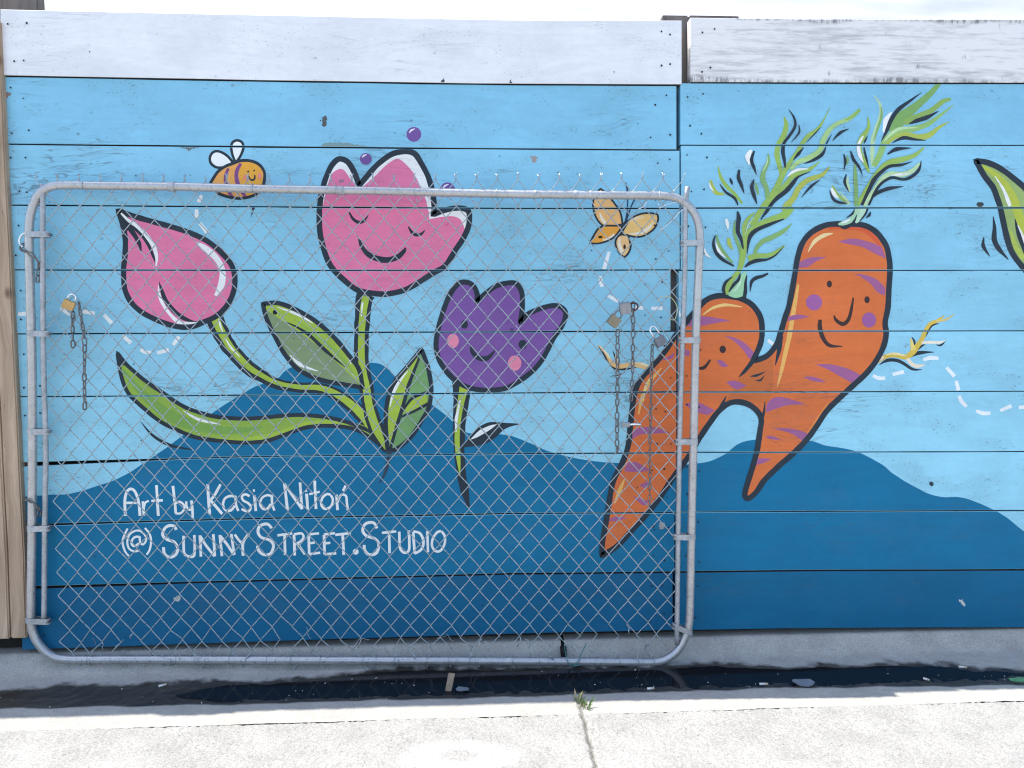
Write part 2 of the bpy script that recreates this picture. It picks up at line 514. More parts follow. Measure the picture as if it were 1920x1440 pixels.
# screws at the board ends
for o, st, Y0, side, i in planks:
    parts = []
    for e, sgn in ((0, 1), (-1, -1)):
        if side == 'R' and e == -1:
            continue
        xa, xb, zt, zb = st[e]
        h = zt - zb
        for zf in (0.22, 0.76):
            for k in range(2):
                parts.append(dome((xa + xb) / 2 + sgn * (0.03 + 0.045 * k + rnd.uniform(-.012, .012)), zb + h * (zf + rnd.uniform(-.09, .09)), rnd.uniform(0.0024, 0.0036), Y0 - 0.003))
    if side == 'L':
        for k in range(rnd.randint(1, 4)):
            t = rnd.random()
            parts.append(dome(st[0][0] + (st[-1][0] - st[0][0]) * t, st[0][3] + (st[0][2] - st[0][3]) * rnd.uniform(.15, .6), rnd.uniform(0.0015, 0.0025), Y0 - 0.003))
    V, F = merge(parts)
    s = link('screw_heads', mesh('screw_heads', V, F, M_hole), o, loc=(0, 0, 0))
    s['kind'] = 'stuff'

# unseen black board added behind the joints to block light from behind
a, b = at(0, 45), at(2700, 1180)
bk = link('blackout_board', mesh('blackout_board', *boxvf(((a.x + b.x) / 2 - .1, 0.066, (2.09 + 0.03) / 2), (b.x - a.x + .4, 0.02, 2.06), 0.002), M_dark), wall)

# ------------------------------------------------------------------ mural painter
SH = []          # placed shapes: bbox, layer
FIG = {}
CUR = [None, None]

def fig(name, label, sub='shape'):
    o = empty(name, (0, 0, 0), wall)
    o.location = (0, 0, 0)
    tag(o, label)
    CUR[0] = o
    FIG[id(o)] = {}
    CUR[1] = sub
    FIG[id(o)]['_o'] = o

def sub(name):
    CUR[1] = name

def parse(s, reg):
    ox, oy, k = reg
    out = []
    for tok in s.split():
        c = tok.endswith('!')
        x, y = tok.rstrip('!').split(',')
        out.append((ox + float(x) / k, oy + float(y) / k, c))
    return out

def clip(poly, quad):
    # quad clockwise seen with x right, z up
    for i in range(4):
        a, b = quad[i], quad[(i + 1) % 4]
        ex, ez = b[0] - a[0], b[1] - a[1]
        out = []
        n = len(poly)
        for j in range(n):
            p, q = poly[j], poly[(j + 1) % n]
            dp = ex * (p[1] - a[1]) - ez * (p[0] - a[0])
            dq = ex * (q[1] - a[1]) - ez * (q[0] - a[0])
            if dp <= 0:
                out.append(p)
            if (dp < 0 < dq) or (dq < 0 < dp):
                t = dp / (dp - dq)
                out.append((p[0] + (q[0] - p[0]) * t, p[1] + (q[1] - p[1]) * t))
        poly = out
        if len(poly) < 3:
            return None
    return poly

QB = []
def quads():
    if not QB:
        for q, Y0 in SEGS:
            QB.append((min(p[0] for p in q), max(p[0] for p in q), min(p[1] for p in q), max(p[1] for p in q), q, Y0))
    return QB

def lay(polys, col, wear=0.5):
    """polys: convex pixel polygons. Lays them on the boards as a thin coat of paint."""
    W = [[xz(x, y) for x, y in p] for p in polys]
    x0 = min(p[0] for q in W for p in q); x1 = max(p[0] for q in W for p in q)
    z0 = min(p[1] for q in W for p in q); z1 = max(p[1] for q in W for p in q)
    L = 1
    for (a, b, c, d, l) in SH:
        if l >= L and not (b < x0 or a > x1 or d < z0 or c > z1):
            L = l + 1
    SH.append((x0, x1, z0, z1, L))
    D = FIG[id(CUR[0])].setdefault(CUR[1], {'V': [], 'F': [], 'm': [], 'mi': []})
    m = paint(col, wear)
    if m not in D['m']:
        D['m'].append(m)
    k = D['m'].index(m)
    for q in W:
        a, b = min(p[0] for p in q), max(p[0] for p in q)
        c, d = min(p[1] for p in q), max(p[1] for p in q)
        for (qa, qb, qc, qd, quad, Y0) in quads():
            if qb < a or qa > b or qd < c or qc > d:
                continue
            r = clip(q, quad)
            if r:
                ar = sum(r[i][0] * r[(i + 1) % len(r)][1] - r[(i + 1) % len(r)][0] * r[i][1] for i in range(len(r))) / 2
                if abs(ar) < 1e-9:
                    continue
                if ar < 0:
                    r = r[::-1]
                n = len(D['V'])
                D['V'] += [(p[0], Y0 - 0.00015 - 0.00007 * L, p[1]) for p in r]
                D['F'].append(tuple(range(n, n + len(r))))
                D['mi'].append(k)

def flush_mural():
    for d in FIG.values():
        o = d.pop('_o')
        for nm, D in d.items():
            link(nm, mesh(nm, D['V'], D['F'], D['m'], mi=D['mi']), o, loc=-wloc(o))

def tri(pts):
    t = tessellate_polygon([[Vector((p[0], p[1], 0)) for p in pts]])
    return [[pts[i] for i in f] for f in t]

def wob(p, a=0.35):
    n = noise.noise(Vector((p[0] * 0.05, p[1] * 0.05, 0.3)))
    m = noise.noise(Vector((p[0] * 0.05, p[1] * 0.05, 7.3)))
    return (p[0] + n * a, p[1] + m * a)

def F_(col, reg, s, wear=0.5, rag=0.0):             # filled outline
    pts = [wob(p, 0.55) for p, _ in cr(parse(s, reg), True, 1.2 if rag else 5.0)]
    if rag:
        pts = [(x + rag * noise.fractal(Vector((x * .5, y * .5, 1)), .7, 2, 3), y + rag * .6 * noise.fractal(Vector((x * .5, y * .5, 5)), .7, 2, 3)) for x, y in pts]
    lay(tri(pts), col, wear)
    return pts

def ribbon(pts, ws, closed=False):
    n = len(pts)
    P = [Vector(p) for p in pts]
    Lf, Rt = [], []
    for i in range(n):
        a = P[i - 1] if (closed or i > 0) else P[i]
        b = P[(i + 1) % n] if (closed or i < n - 1) else P[i]
        t = b - a
        t = t.normalized() if t.length > 1e-9 else Vector((1, 0))
        nn = Vector((-t.y, t.x)) * ws[i] * 0.5
        Lf.append(P[i] + nn)
        Rt.append(P[i] - nn)
    out = []
    for i in range(n if closed else n - 1):
        j = (i + 1) % n
        for q in ((Lf[i], Lf[j], Rt[j]), (Lf[i], Rt[j], Rt[i])):
            out.append([(v.x, v.y) for v in q])
    return out

def S_(col, reg, s, w, wear=0.5, closed=False, cap=False):       # brush stroke with changing width
    pp = parse(s, reg)
    c = cr(pp, closed, 4.0)
    if not isinstance(w, (list, tuple)):
        w = [w] * len(pp)
    if len(w) < len(pp):
        w = [w[min(len(w) - 1, int(round(i * (len(w) - 1) / max(1, len(pp) - 1))))] for i in range(len(pp))]
    pts, ws = [], []
    for p, t in c:
        i = int(t)
        f = t - i
        j = (i + 1) % len(pp) if closed else min(i + 1, len(pp) - 1)
        i = min(i, len(pp) - 1)
        wv = w[i] * (1 - f) + w[j] * f
        q = wob((p.x, p.y))
        pts.append(q)
        ws.append(max(0.4, wv * (1 + 0.10 * noise.noise(Vector((q[0] * .06, q[1] * .06, 3))))))
    polys = ribbon(pts, ws, closed)
    if cap:
        for e in (0, -1):
            r = ws[e] / 2
            polys.append([(pts[e][0] + r * math.cos(a * math.pi / 5), pts[e][1] + r * math.sin(a * math.pi / 5)) for a in range(10)])
    lay(polys, col, wear)

def O_(col, reg, s, w, wear=0.5):                   # closed outline
    S_(col, reg, s, w, wear, True)

def E_(col, reg, cx, cy, rx, ry=None, wear=0.5):    # round dab, radii in region units
    ry = ry or rx
    ox, oy, k = reg
    n = 20
    lay([[(ox + (cx + rx * math.cos(2 * math.pi * i / n) * (1 + .03 * math.sin(3 * i))) / k, oy + (cy + ry * math.sin(2 * math.pi * i / n)) / k) for i in range(n)]], col, wear)

AB = (0, 0, 1)
DK = (42, 54, 68); WH = (228, 234, 245); PK = (218, 122, 168); PU = (120, 86, 163); OR = (208, 113, 66)
HB = (14, 111, 160); HB2 = (12, 96, 144); LG = (160, 190, 74); MG = (124, 167, 96); GG = (128, 152, 118); PG = (178, 212, 172)
YG = (172, 188, 76); VI = (156, 97, 150); SO = (224, 188, 134); HO = (236, 178, 104)

# ---- hills
fig('painted_hills', 'dark blue painted hills along the foot of the mural', 'hill')
F_(HB, AB, '40,932! 90,928 130,926 180,912 230,893 285,858 345,815 400,773 457,737 483,723 520,710 533,697 553,687 600,684 693,680 713,683 733,697 770,728 812,760 840,782 858,800 880,812 930,814 960,818 992,830 1025,845 1060,855 1115,865 1155,868 1230,873 1307,869 1330,865 1360,851 1385,832 1410,825 1460,822 1522,827 1547,835 1590,842 1612,849 1652,870 1677,890 1710,910 1740,925 1767,932 1797,932 1830,941 1865,957 1890,972 1920,996 2000,1045 2700,1080! 2700,1240! 40,1260!', 0.4)
F_(HB2, AB, '40,1101! 480,1089! 960,1076! 1265,1072! 1265,1200! 40,1240!', 0.4)
F_((10, 99, 145), AB, '1266,1072! 1500,1070! 2700,1066! 2700,1200! 1266,1200!', 0.4)

# ---- dashed flight trails
fig('painted_dashes', 'white dashed flight trail curling behind the bee', 'dash')
for a in ('378,366 372,379', '369,393 369,410', '375,419 390,437', '34,589 50,588', '114,578 132,590', '155,584 178,588', '195,590 210,606', '230,629 245,643', '263,655 272,660 283,661', '294,662 316,656', '324,647 336,631'):
    S_(WH, AB, a, [6.5, 7.5, 6.5])
fig('painted_dashes', 'white dashed flight trail crossing behind the carrots', 'dash')
for a in ('1142,472 1132,505', '1126,518 1126,528 1129,538', '1139,554 1160,565', '1190,577 1206,577', '1221,578 1242,578', '1271,583 1274,594', '1440,638 1452,647', '1637,704 1648,709 1660,709', '1674,702 1695,697', '1731,675 1745,671 1760,672', '1775,689 1790,706', '1793,714 1797,732', '1798,742 1803,753 1812,762', '1830,770 1843,775 1857,774', '1875,770 1896,761', '1910,764 1935,762'):
    S_((224, 238, 250), AB, a, [6, 7.5, 6])

# ---- left tulip
A = (200, 380, 6); E3 = (200, 560, 3)
fig('painted_tulip', 'pink closed tulip leaning left with a long curved green leaf', 'stem')
S_(DK, E3, '600,90 655,220 720,310 800,390 880,440 960,480 1080,500 1200,505 1290,540 1400,620 1470,700 1560,850', [34, 30, 28, 27, 23, 20, 19, 20, 23, 26, 26, 8])
sub('leaf')
F_((140, 176, 78), E3, '60,305! 100,360 200,450 300,520 420,600 520,640 620,665 760,675 900,668 1050,655 1180,660 1300,680 1420,720 1500,760 1580,860! 1480,780 1380,730 1240,715 1120,725 1000,765 900,800 780,810 640,800 500,780 400,740 300,690 200,610 120,530 80,430')
S_((120, 165, 84), E3, '90,400 180,510 300,620 450,700 600,735 760,740 880,722', [4, 12, 19, 20, 16, 11, 2])
S_(LG, E3, '560,785 700,797 850,790 1000,750 1120,710 1240,700 1400,720 1500,770 1560,840', [2, 9, 11, 12, 11, 10, 13, 16, 4])
S_(WH, E3, '430,630 520,680 640,707', [1, 6, 1])
O_(DK, E3, '60,305! 100,360 200,450 300,520 420,600 520,640 620,665 760,675 900,668 1050,655 1180,660 1300,680 1420,720 1500,760 1580,860! 1480,780 1380,730 1240,715 1120,725 1000,765 900,800 780,810 640,800 500,780 400,740 300,690 200,610 120,530 80,430', 7.5)
F_(DK, E3, '52,295! 75,310 110,370 80,372 60,350')
S_(DK, E3, '190,690 260,770 360,825 490,850', [.5, 5, 6, 1])
sub('stem')
S_(LG, E3, '612,115 665,225 725,308 800,385 880,436 960,474 1080,497 1200,502 1290,536 1400,616 1475,700 1560,845', [16, 14, 12, 11, 9, 8, 8.5, 10, 12, 15, 18, 4])
S_(WH, E3, '665,220 700,275 750,330', [1, 4, 1])
S_(WH, E3, '632,115 640,150 655,190', [2, 4, 1])
sub('petals')
TL = '130,90! 300,150 520,215 760,280 960,350 1130,430 1290,560 1400,690 1440,820 1440,950 1400,1080 1340,1180 1230,1280 1100,1340 980,1390 850,1400 700,1370 520,1300 380,1220 270,1110 210,980 195,860 195,740 210,600 215,450 200,320 170,200'
F_(PK, A, TL)
F_(WH, A, '1000,440! 1100,470 1200,540 1300,660 1340,780 1330,930 1240,1050! 1210,1040! 1260,900 1270,760 1220,660 1130,570 1040,490')
F_(DK, A, '590,880! 640,980 700,1110 800,1220 900,1290 1000,1330 1100,1310! 1000,1345 880,1330 780,1270 690,1180 630,1080 600,970')
S_(WH, A, '585,930 595,1030 635,1140 720,1260 820,1350 940,1360 1060,1340', [1.5, 5, 6, 6, 8, 6, 1.5])
F_(DK, A, '130,80! 285,205 270,300 235,320 215,420! 190,330 165,210')
S_(DK, A, '250,270 320,370 370,460 392,555', [10, 9, 8, 1])
S_(DK, A, '280,250 400,370 470,470 530,610 555,690', [8, 6, 6, 5, 1])
O_(DK, A, TL, 10)
S_(WH, A, '165,120 250,200 350,270 450,370 530,490 565,610 560,715', [3, 6, 7, 8, 8, 6, 2])

# ---- middle tulip
C = (580, 270, 6)
fig('painted_tulip', 'tall pink tulip with closed eyes and a broad smile', 'stem')
S_(DK, E3, '1462,-30 1448,0 1440,100 1432,250 1437,380 1460,500 1480,620 1520,740 1575,860', [36, 32, 29, 27, 27, 27, 26, 30, 10])
S_(LG, E3, '1460,-15 1452,20 1440,100 1432,250 1437,380 1460,500 1480,620 1520,740 1575,850', [13, 14, 13, 12, 13, 14, 15, 16, 4])
S_(WH, E3, '1440,20 1432,100', [4, 2])
sub('leaf')
ML = '880,30! 960,25 1060,60 1180,130 1290,230 1370,330 1420,400 1440,500! 1350,485 1200,455 1080,400 1000,310 940,200 900,110'
F_(LG, E3, ML)
F_(GG, E3, '895,60! 1000,130 1130,220 1250,320 1350,410 1430,490! 1200,450 1080,395 1000,305 940,200')
S_((140, 182, 84), E3, '1050,110 1180,210 1300,310 1400,430', [1, 8, 8, 2])
S_(DK, E3, '1010,130 1120,190 1230,290 1340,385', [1, 6, 7, 1])
S_(WH, E3, '960,48 1080,90 1160,138', [1, 6, 1])
S_(WH, E3, '1280,225 1350,310 1375,370', [1, 5, 1])
S_(WH, E3, '1030,315 1090,372 1190,408', [1, 7, 1])
O_(DK, E3, ML, 8.5)
E_((20, 22, 24), E3, 948, 77, 13, 13)
sub('petals')
TM = '115,900 115,750 130,600 170,430 240,260 310,180 370,170 440,210 510,330 560,470! 650,360 780,220 920,120 1030,90 1170,100 1260,220 1340,380 1390,560 1405,740 1390,800! 1480,760 1600,730 1720,725 1790,760 1800,860 1780,960 1720,1080 1640,1200 1530,1370 1395,1450 1200,1575 1050,1650 870,1687 720,1680 540,1642 390,1530 270,1410 195,1275 135,1065'
F_(WH, C, TM)
F_(PK, C, '110,800! 150,700 200,480 250,340 340,280 400,300 460,390 530,490! 600,480 720,380 850,250 950,180 1010,170 1090,230 1180,340 1250,480 1300,600 1340,740 1350,850! 1400,840 1500,820 1620,815 1700,850 1740,930 1750,1000 1720,1080 1640,1200 1530,1370 1395,1450 1200,1575 1050,1650 870,1687 720,1680 540,1642 390,1530 270,1410 195,1275 135,1065 115,900')
O_(DK, C, TM, 10.5)
sub('face')
S_(DK, C, '450,770 490,840 550,880 610,870 665,805', [2.5, 5.5, 6.5, 5, 1.5])
S_(DK, C, '1115,930 1150,990 1200,1025 1260,1015 1300,970', [2.5, 5.5, 6.5, 5, 1.5])
S_(DK, C, '560,1060 590,1150 660,1240 760,1290 880,1305 1000,1270 1070,1200 1085,1165', [3, 7, 9.5, 11, 11, 10, 7, 2.5])

# ---- small leaf between the tulips
fig('painted_leaf', 'veined green leaf painted between the tall pink and the purple tulip', 'blade')
SL = '1770,285! 1700,370 1620,470 1580,570 1570,700 1580,850! 1620,850 1700,790 1770,690 1815,600 1825,500 1805,380'
F_((114, 160, 108), E3, SL)
F_(LG, E3, '1750,330! 1650,430 1600,540 1580,680 1580,840! 1620,740 1655,620 1690,500 1725,410')
F_(LG, E3, '1665,645! 1720,570 1800,530! 1800,595 1730,628')
S_(DK, E3, '1760,330 1705,470 1662,620 1625,740 1595,850', [4, 7, 7, 6, 5])
S_(DK, E3, '1660,640 1720,560 1810,525', [3, 6, 6])
S_(DK, E3, '1650,668 1730,632 1810,590', [3, 5, 6])
S_(WH, E3, '1695,405 1625,500 1592,610', [1, 7, 1])
O_(DK, E3, SL, 8)
S_((47, 66, 88), E3, '1590,855 1582,920 1562,990 1530,1040', [10, 7, 5, 1])

# ---- purple tulip
P = (800, 510, 6); Q = (480, 720, 4)
fig('painted_tulip', 'purple tulip with round pink cheeks and a small smile', 'stem')
S_(DK, Q, '1545,-10 1540,120 1528,250 1522,400 1527,540 1545,700 1570,820 1598,935', [38, 29, 25, 22, 19, 17, 15, 2])
S_(LG, Q, '1560,25 1540,120 1518,250 1508,400 1515,520 1530,690', [17, 13, 11, 9, 9, 1])
S_(WH, Q, '1532,120 1503,260 1500,360', [2, 6, 2])
sub('leaf')
F_(DK, Q, '1530,480! 1590,420 1650,340 1740,290 1850,290 1995,300! 1880,330 1800,400 1720,450 1620,470')
F_(WH, Q, '1605,418! 1680,345 1760,310 1810,303! 1740,352 1660,400')
sub('petals')
TP = '105,800 150,560 200,400 270,240 360,130 450,115 530,160 570,260 560,340! 680,230 800,150 950,120 1020,140 1070,240 1075,400 1050,570! 1130,480 1260,420 1400,380 1500,390 1560,450 1550,540 1500,640 1420,760 1350,900 1270,1030 1160,1140 1020,1240 880,1310 720,1330 560,1320 420,1280 300,1200 200,1090 130,960'
F_(PU, P, TP)
O_(DK, P, TP, 9.5)
sub('face')
E_(DK, P, 425, 590, 40, 48)
E_(DK, P, 1080, 815, 48, 52)
E_((88, 66, 124), P, 957, 652, 22, 24)
E_((226, 138, 172), P, 295, 775, 66, 80)
E_((226, 138, 172), P, 990, 1025, 76, 86)
S_(DK, P, '495,830 520,910 590,965 680,970 770,885', [4, 8, 10, 9, 2])

# ---- bubbles above the tulips
for bx, by, br, lb in ((776, 252, 14, 'purple dot highest above the tall pink tulip'), (686, 298, 11, 'purple dot between the two peaks of the pink tulip'), (839, 356, 14, 'purple dot half hidden by the gate\'s top pipe')):
    fig('painted_dot', lb, 'dot')
    E_((112, 84, 158), AB, bx, by, br)
    S_(WH, AB, '%f,%f %f,%f %f,%f' % (bx - br * .62, by - br * .2, bx - br * .35, by - br * .55, bx + br * .15, by - br * .75), [1, 3.4, 1])

# ---- bee
B = (370, 250, 12)
fig('painted_bee', 'smiling striped bee with two white wings', 'wing')
for s in ('860,660! 790,480 760,300 800,200 900,160 1000,200 1040,300 1010,420 940,560', '830,690! 700,530 560,430 430,400 330,450 280,560 310,680 420,760 560,770 700,730'):
    F_(WH, B, s)
    O_(DK, B, s, 5)
sub('body')
BB = '300,1110! 380,980 480,850 640,740 830,665 960,620 1130,612 1300,650 1430,740 1505,870 1515,1000 1480,1180 1400,1320 1200,1420 1000,1460 800,1450 600,1400 450,1330 350,1220'
F_((222, 164, 92), B, BB)
F_((226, 168, 66), B, '1000,680! 1130,640 1300,690 1420,790 1470,950 1440,1150 1340,1330 1150,1400! 1040,1250 980,1080 950,900')
S_((126, 78, 140), B, '980,680 900,820 880,960 910,1130 1000,1300 1080,1420', [5, 7, 7.5, 8, 7, 5])
S_((126, 78, 130), B, '700,790 650,900 635,1000 640,1110 690,1280 790,1430', [5, 6, 7, 7, 7, 5])
E_((226, 140, 110), B, 1085, 1000, 60, 70)
E_((226, 140, 130), B, 1405, 960, 45, 80)
O_(DK, B, BB, 5.5)
sub('face')
E_(DK, B, 1145, 860, 22, 24)
E_(DK, B, 1280, 838, 20, 22)
S_(DK, B, '1160,960 1185,1030 1240,1055 1290,1020 1292,930', [1.5, 3, 3.5, 3.5, 2])

# ---- butterfly
U = (1090, 340, 9.6)
fig('painted_butterfly', 'small orange butterfly above the dashed trail', 'wing')
for s, c, hi in (('740,770! 700,560 600,400 500,280 400,170 340,135! 260,230 210,380 230,560 290,700 380,800! 500,830', (226, 182, 124), '330,560 360,660 430,760'),
             ('740,800! 680,900 580,1010 450,1080 300,1120 150,1120! 220,980 300,860 400,800!', (226, 164, 72), '380,1060 500,1030 600,960'),
             ('800,800! 860,700 980,620 1100,580 1250,575 1370,600! 1380,680 1330,820 1230,920 1100,990 960,1000 820,970! 720,960', (228, 192, 128), '850,950 1060,930 1200,850 1300,730'),
             ('720,960! 650,1000 610,1100 640,1220 700,1310 770,1370! 840,1300 885,1180 870,1080 830,970!', (226, 190, 140), '690,1010 680,1130 730,1280')):
    F_(c, U, s)
    S_((238, 222, 212), U, hi, [1, 6, 6, 1])
    O_(DK, U, s, 3.6)
S_((228, 206, 180), U, '870,710 1000,660 1130,650', [2, 6, 2])
E_((60, 45, 36), U, 340, 1005, 40, 24)
E_((60, 45, 36), U, 775, 1180, 24, 44)
sub('body')
S_(DK, U, '830,690 775,760 715,890 690,970', [3, 5, 5, 2])
S_((38, 70, 105), U, '795,20 830,160 832,400 822,560 790,720', [2, 3.6, 2.2, 2.6, 3])
S_((38, 70, 105), U, '1010,230 940,360 870,520 800,720', [1.5, 2.6, 2.6, 3])

# ---- carrots
K = (1110, 540, 3); H = (1440, 360, 4); R = (1620, 560, 9.6)
G = (1310, 190, 6); g8 = (1310, 380, 8); Vv = (1530, 150, 6); Uu = (1540, 330, 12)
fig('painted_carrots', 'two joined orange carrots with purple stripes and smiling faces', 'root_arm')
S_(DK, K, '35,328 80,390 120,445 180,456 250,446', [.5, 5, 6, 5, 1])
S_(SO, K, '32,320 80,370 115,425 160,440 240,430 330,455', [1, 5, 8, 9, 9, 9])
S_((234, 224, 200), K, '45,325 85,370 105,400', [1, 4, 1])
S_((234, 220, 190), K, '235,422 275,424 320,440', [1, 5, 4])
S_(DK, K, '118,352 126,375 132,405', [.5, 3, .5])
S_(SO, K, '140,360 136,395 140,435', [1, 5, 4])
S_(DK, K, '100,497 150,490 190,470', [.5, 3, .5])
S_(DK, R, '280,1190 420,1110 580,1110 720,1170 880,1270 1050,1280', [1, 6, 6, 6, 5, .5])
S_(DK, R, '790,1080 900,1000 1060,970 1270,960', [2, 8, 6, .5])
S_(DK, R, '920,960 1010,870 1100,820', [2, 5, 1])
S_(DK, R, '860,690 910,770 915,880', [1, 4, 2])
S_(DK, R, '1090,700 1130,640 1180,540 1250,470 1360,450', [1, 3, 4, 4, .5])
S_(DK, R, '1300,830 1385,838 1480,750', [1, 4, .5])
S_((206, 182, 84), R, '230,1150 370,1050 540,1010 750,1050 880,960 960,850 1040,740 1110,570 1200,450 1320,400 1450,300', [5, 8, 9, 10, 11, 10, 9, 8, 7, 6, 1])
S_((236, 224, 216), R, '1040,790 1200,785 1350,790 1470,755', [5, 6, 5, 1])
S_((222, 206, 120), R, '890,930 865,820 845,710', [10, 6, 1.5])
S_((234, 216, 206), R, '780,1080 870,1180 960,1215 1110,1190', [6, 7, 7, 1])
S_((206, 186, 120), R, '1300,405 1480,375 1640,270', [4, 4, .5])
S_((240, 222, 176), R, '390,1010 540,985 660,1005 760,1035', [1, 4, 4, 1])
S_((238, 205, 190), R, '240,1120 330,1060 370,1050', [5, 6, 1])
sub('body')
KO = '760,45 830,58 900,95 945,160 957,240 945,320 905,410! 980,385 1035,320 1065,240 1085,170 1105,110 1125,15 1144,-97 1159,-180 1185,-255 1237,-315 1312,-352 1387,-360 1515,-356 1590,-322 1650,-247 1672,-165 1676,-97 1669,15 1665,105 1648,195 1654,255 1642,322 1605,397 1560,460 1490,530 1400,610 1320,690 1260,780 1200,860 1120,940 1040,1010 970,1080 920,1150 875,1185 858,1160 880,1080 905,1000 930,900 945,800 950,730 910,675 850,645 780,645 720,685 660,760 600,850 540,950 460,1060 380,1180 300,1280 210,1380 130,1460 54,1505! 60,1420 80,1310 100,1180 115,1100 140,1040 180,960 205,880 215,780 225,690 238,600 270,520 330,450 400,370 470,270 530,190 590,120 640,70 700,45'
F_(OR, K, KO)
F_((192, 108, 62), K, '825,505! 900,425 1020,385! 1015,560 985,650! 850,640 755,635! 800,560')
S_(HO, K, '1160,-20 1135,120 1112,260 1085,380 1062,480 1040,560', [4, 8, 9, 8, 6, 1])
S_((238, 208, 160), K, '1215,-202 1252,-262 1305,-296 1357,-307', [1, 7, 8, 1])
S_((206, 92, 60), K, '1330,-335 1420,-340 1520,-330 1590,-280 1640,-200', [2, 8, 8, 8, 2])
S_((238, 196, 130), K, '625,150 680,112 750,95 845,107', [2, 5, 6, 1])
S_(HO, K, '390,450 325,530 285,610 262,710', [2, 7, 8, 2])
S_((236, 214, 160), K, '330,500 300,560 290,640', [1, 4, 1])
S_(HO, K, '185,1070 155,1140 128,1210', [1, 8, 2])
S_((222, 138, 74), K, '1330,640 1270,740 1200,830', [2, 8, 2])
sub('stripe')
for r_, s in ((K, '530,215! 535,185 600,160 680,165 780,185! 680,200 600,215'), (K, '745,268! 800,280 860,310 910,360! 890,400 850,350 800,300'), (K, '700,405! 735,410 765,440! 730,445'),
              (K, '755,530! 800,520 870,548! 820,570 790,560'), (K, '1100,185! 1110,160 1160,150 1225,162! 1160,175'), (H, '525,370! 640,350 760,375 850,410! 885,500! 800,460 700,410 600,390'),
              (H, '225,570! 240,525 330,490 440,490! 360,520 300,560'), (H, '640,615! 740,625 820,660 880,720! 875,775! 820,750 770,690 700,640'), (K, '1255,430! 1340,430 1440,455 1530,500! 1470,540! 1400,500 1330,460'),
              (K, '1185,500! 1250,500 1315,530! 1250,525'), (K, '980,700! 985,650 1030,615 1100,620 1200,655! 1100,660 1030,680'), (K, '1015,790! 1100,790 1180,805 1230,830! 1190,865! 1120,820'),
              (K, '975,840! 1010,830 1065,855! 1010,850'), (K, '905,1000! 920,960 1010,962! 960,985'), (K, '225,850! 240,800 330,780 440,815! 350,820 270,825'), (K, '520,650! 600,645 690,690! 650,715! 570,690'),
              (K, '180,1030! 200,985 250,980 330,1025! 250,1035'), (K, '265,1110! 310,1090 330,1105! 300,1125'), (K, '230,1170! 320,1200! 290,1225'), (K, '90,1310! 130,1285 200,1295! 130,1310'),
              (K, '520,345! 550,355 545,385! 520,375'), (K, '380,410! 430,385 465,360! 450,395')):
    F_(VI, r_, s)
sub('outline')
O_(DK, K, KO, 10.5)
S_(DK, K, '948,310 905,405 860,465 825,500', [9, 9, 7, 1])
S_(DK, K, '1062,270 1052,350 1030,435', [9, 8, 1])
S_(DK, K, '755,608 735,650 715,690', [1, 6, 9])
S_(DK, K, '972,640 966,700 950,740', [1, 5, 8])
S_(DK, K, '890,497 925,492 975,470', [1, 5, .5])
S_(DK, K, '920,520 948,518 970,490', [1, 4, .5])
sub('face')
E_((152, 94, 160), H, 345, 828, 60)
E_((152, 94, 160), H, 757, 960, 53, 57)
E_((60, 48, 50), H, 460, 690, 19, 26)
E_((60, 48, 50), H, 742, 808, 20, 26)
S_((60, 48, 50), H, '640,790 625,880 600,960 560,990 510,960 495,925', [2.5, 5.5, 7, 7.5, 6, 2])
S_((60, 48, 50), H, '390,958 388,1010 410,1090 460,1150 560,1158', [6, 9, 8, 7, 1], cap=False)
E_((60, 48, 50), K, 735, 345, 18, 21)
S_((60, 48, 50), K, '590,452 630,448 665,403', [4, 6.5, 3])

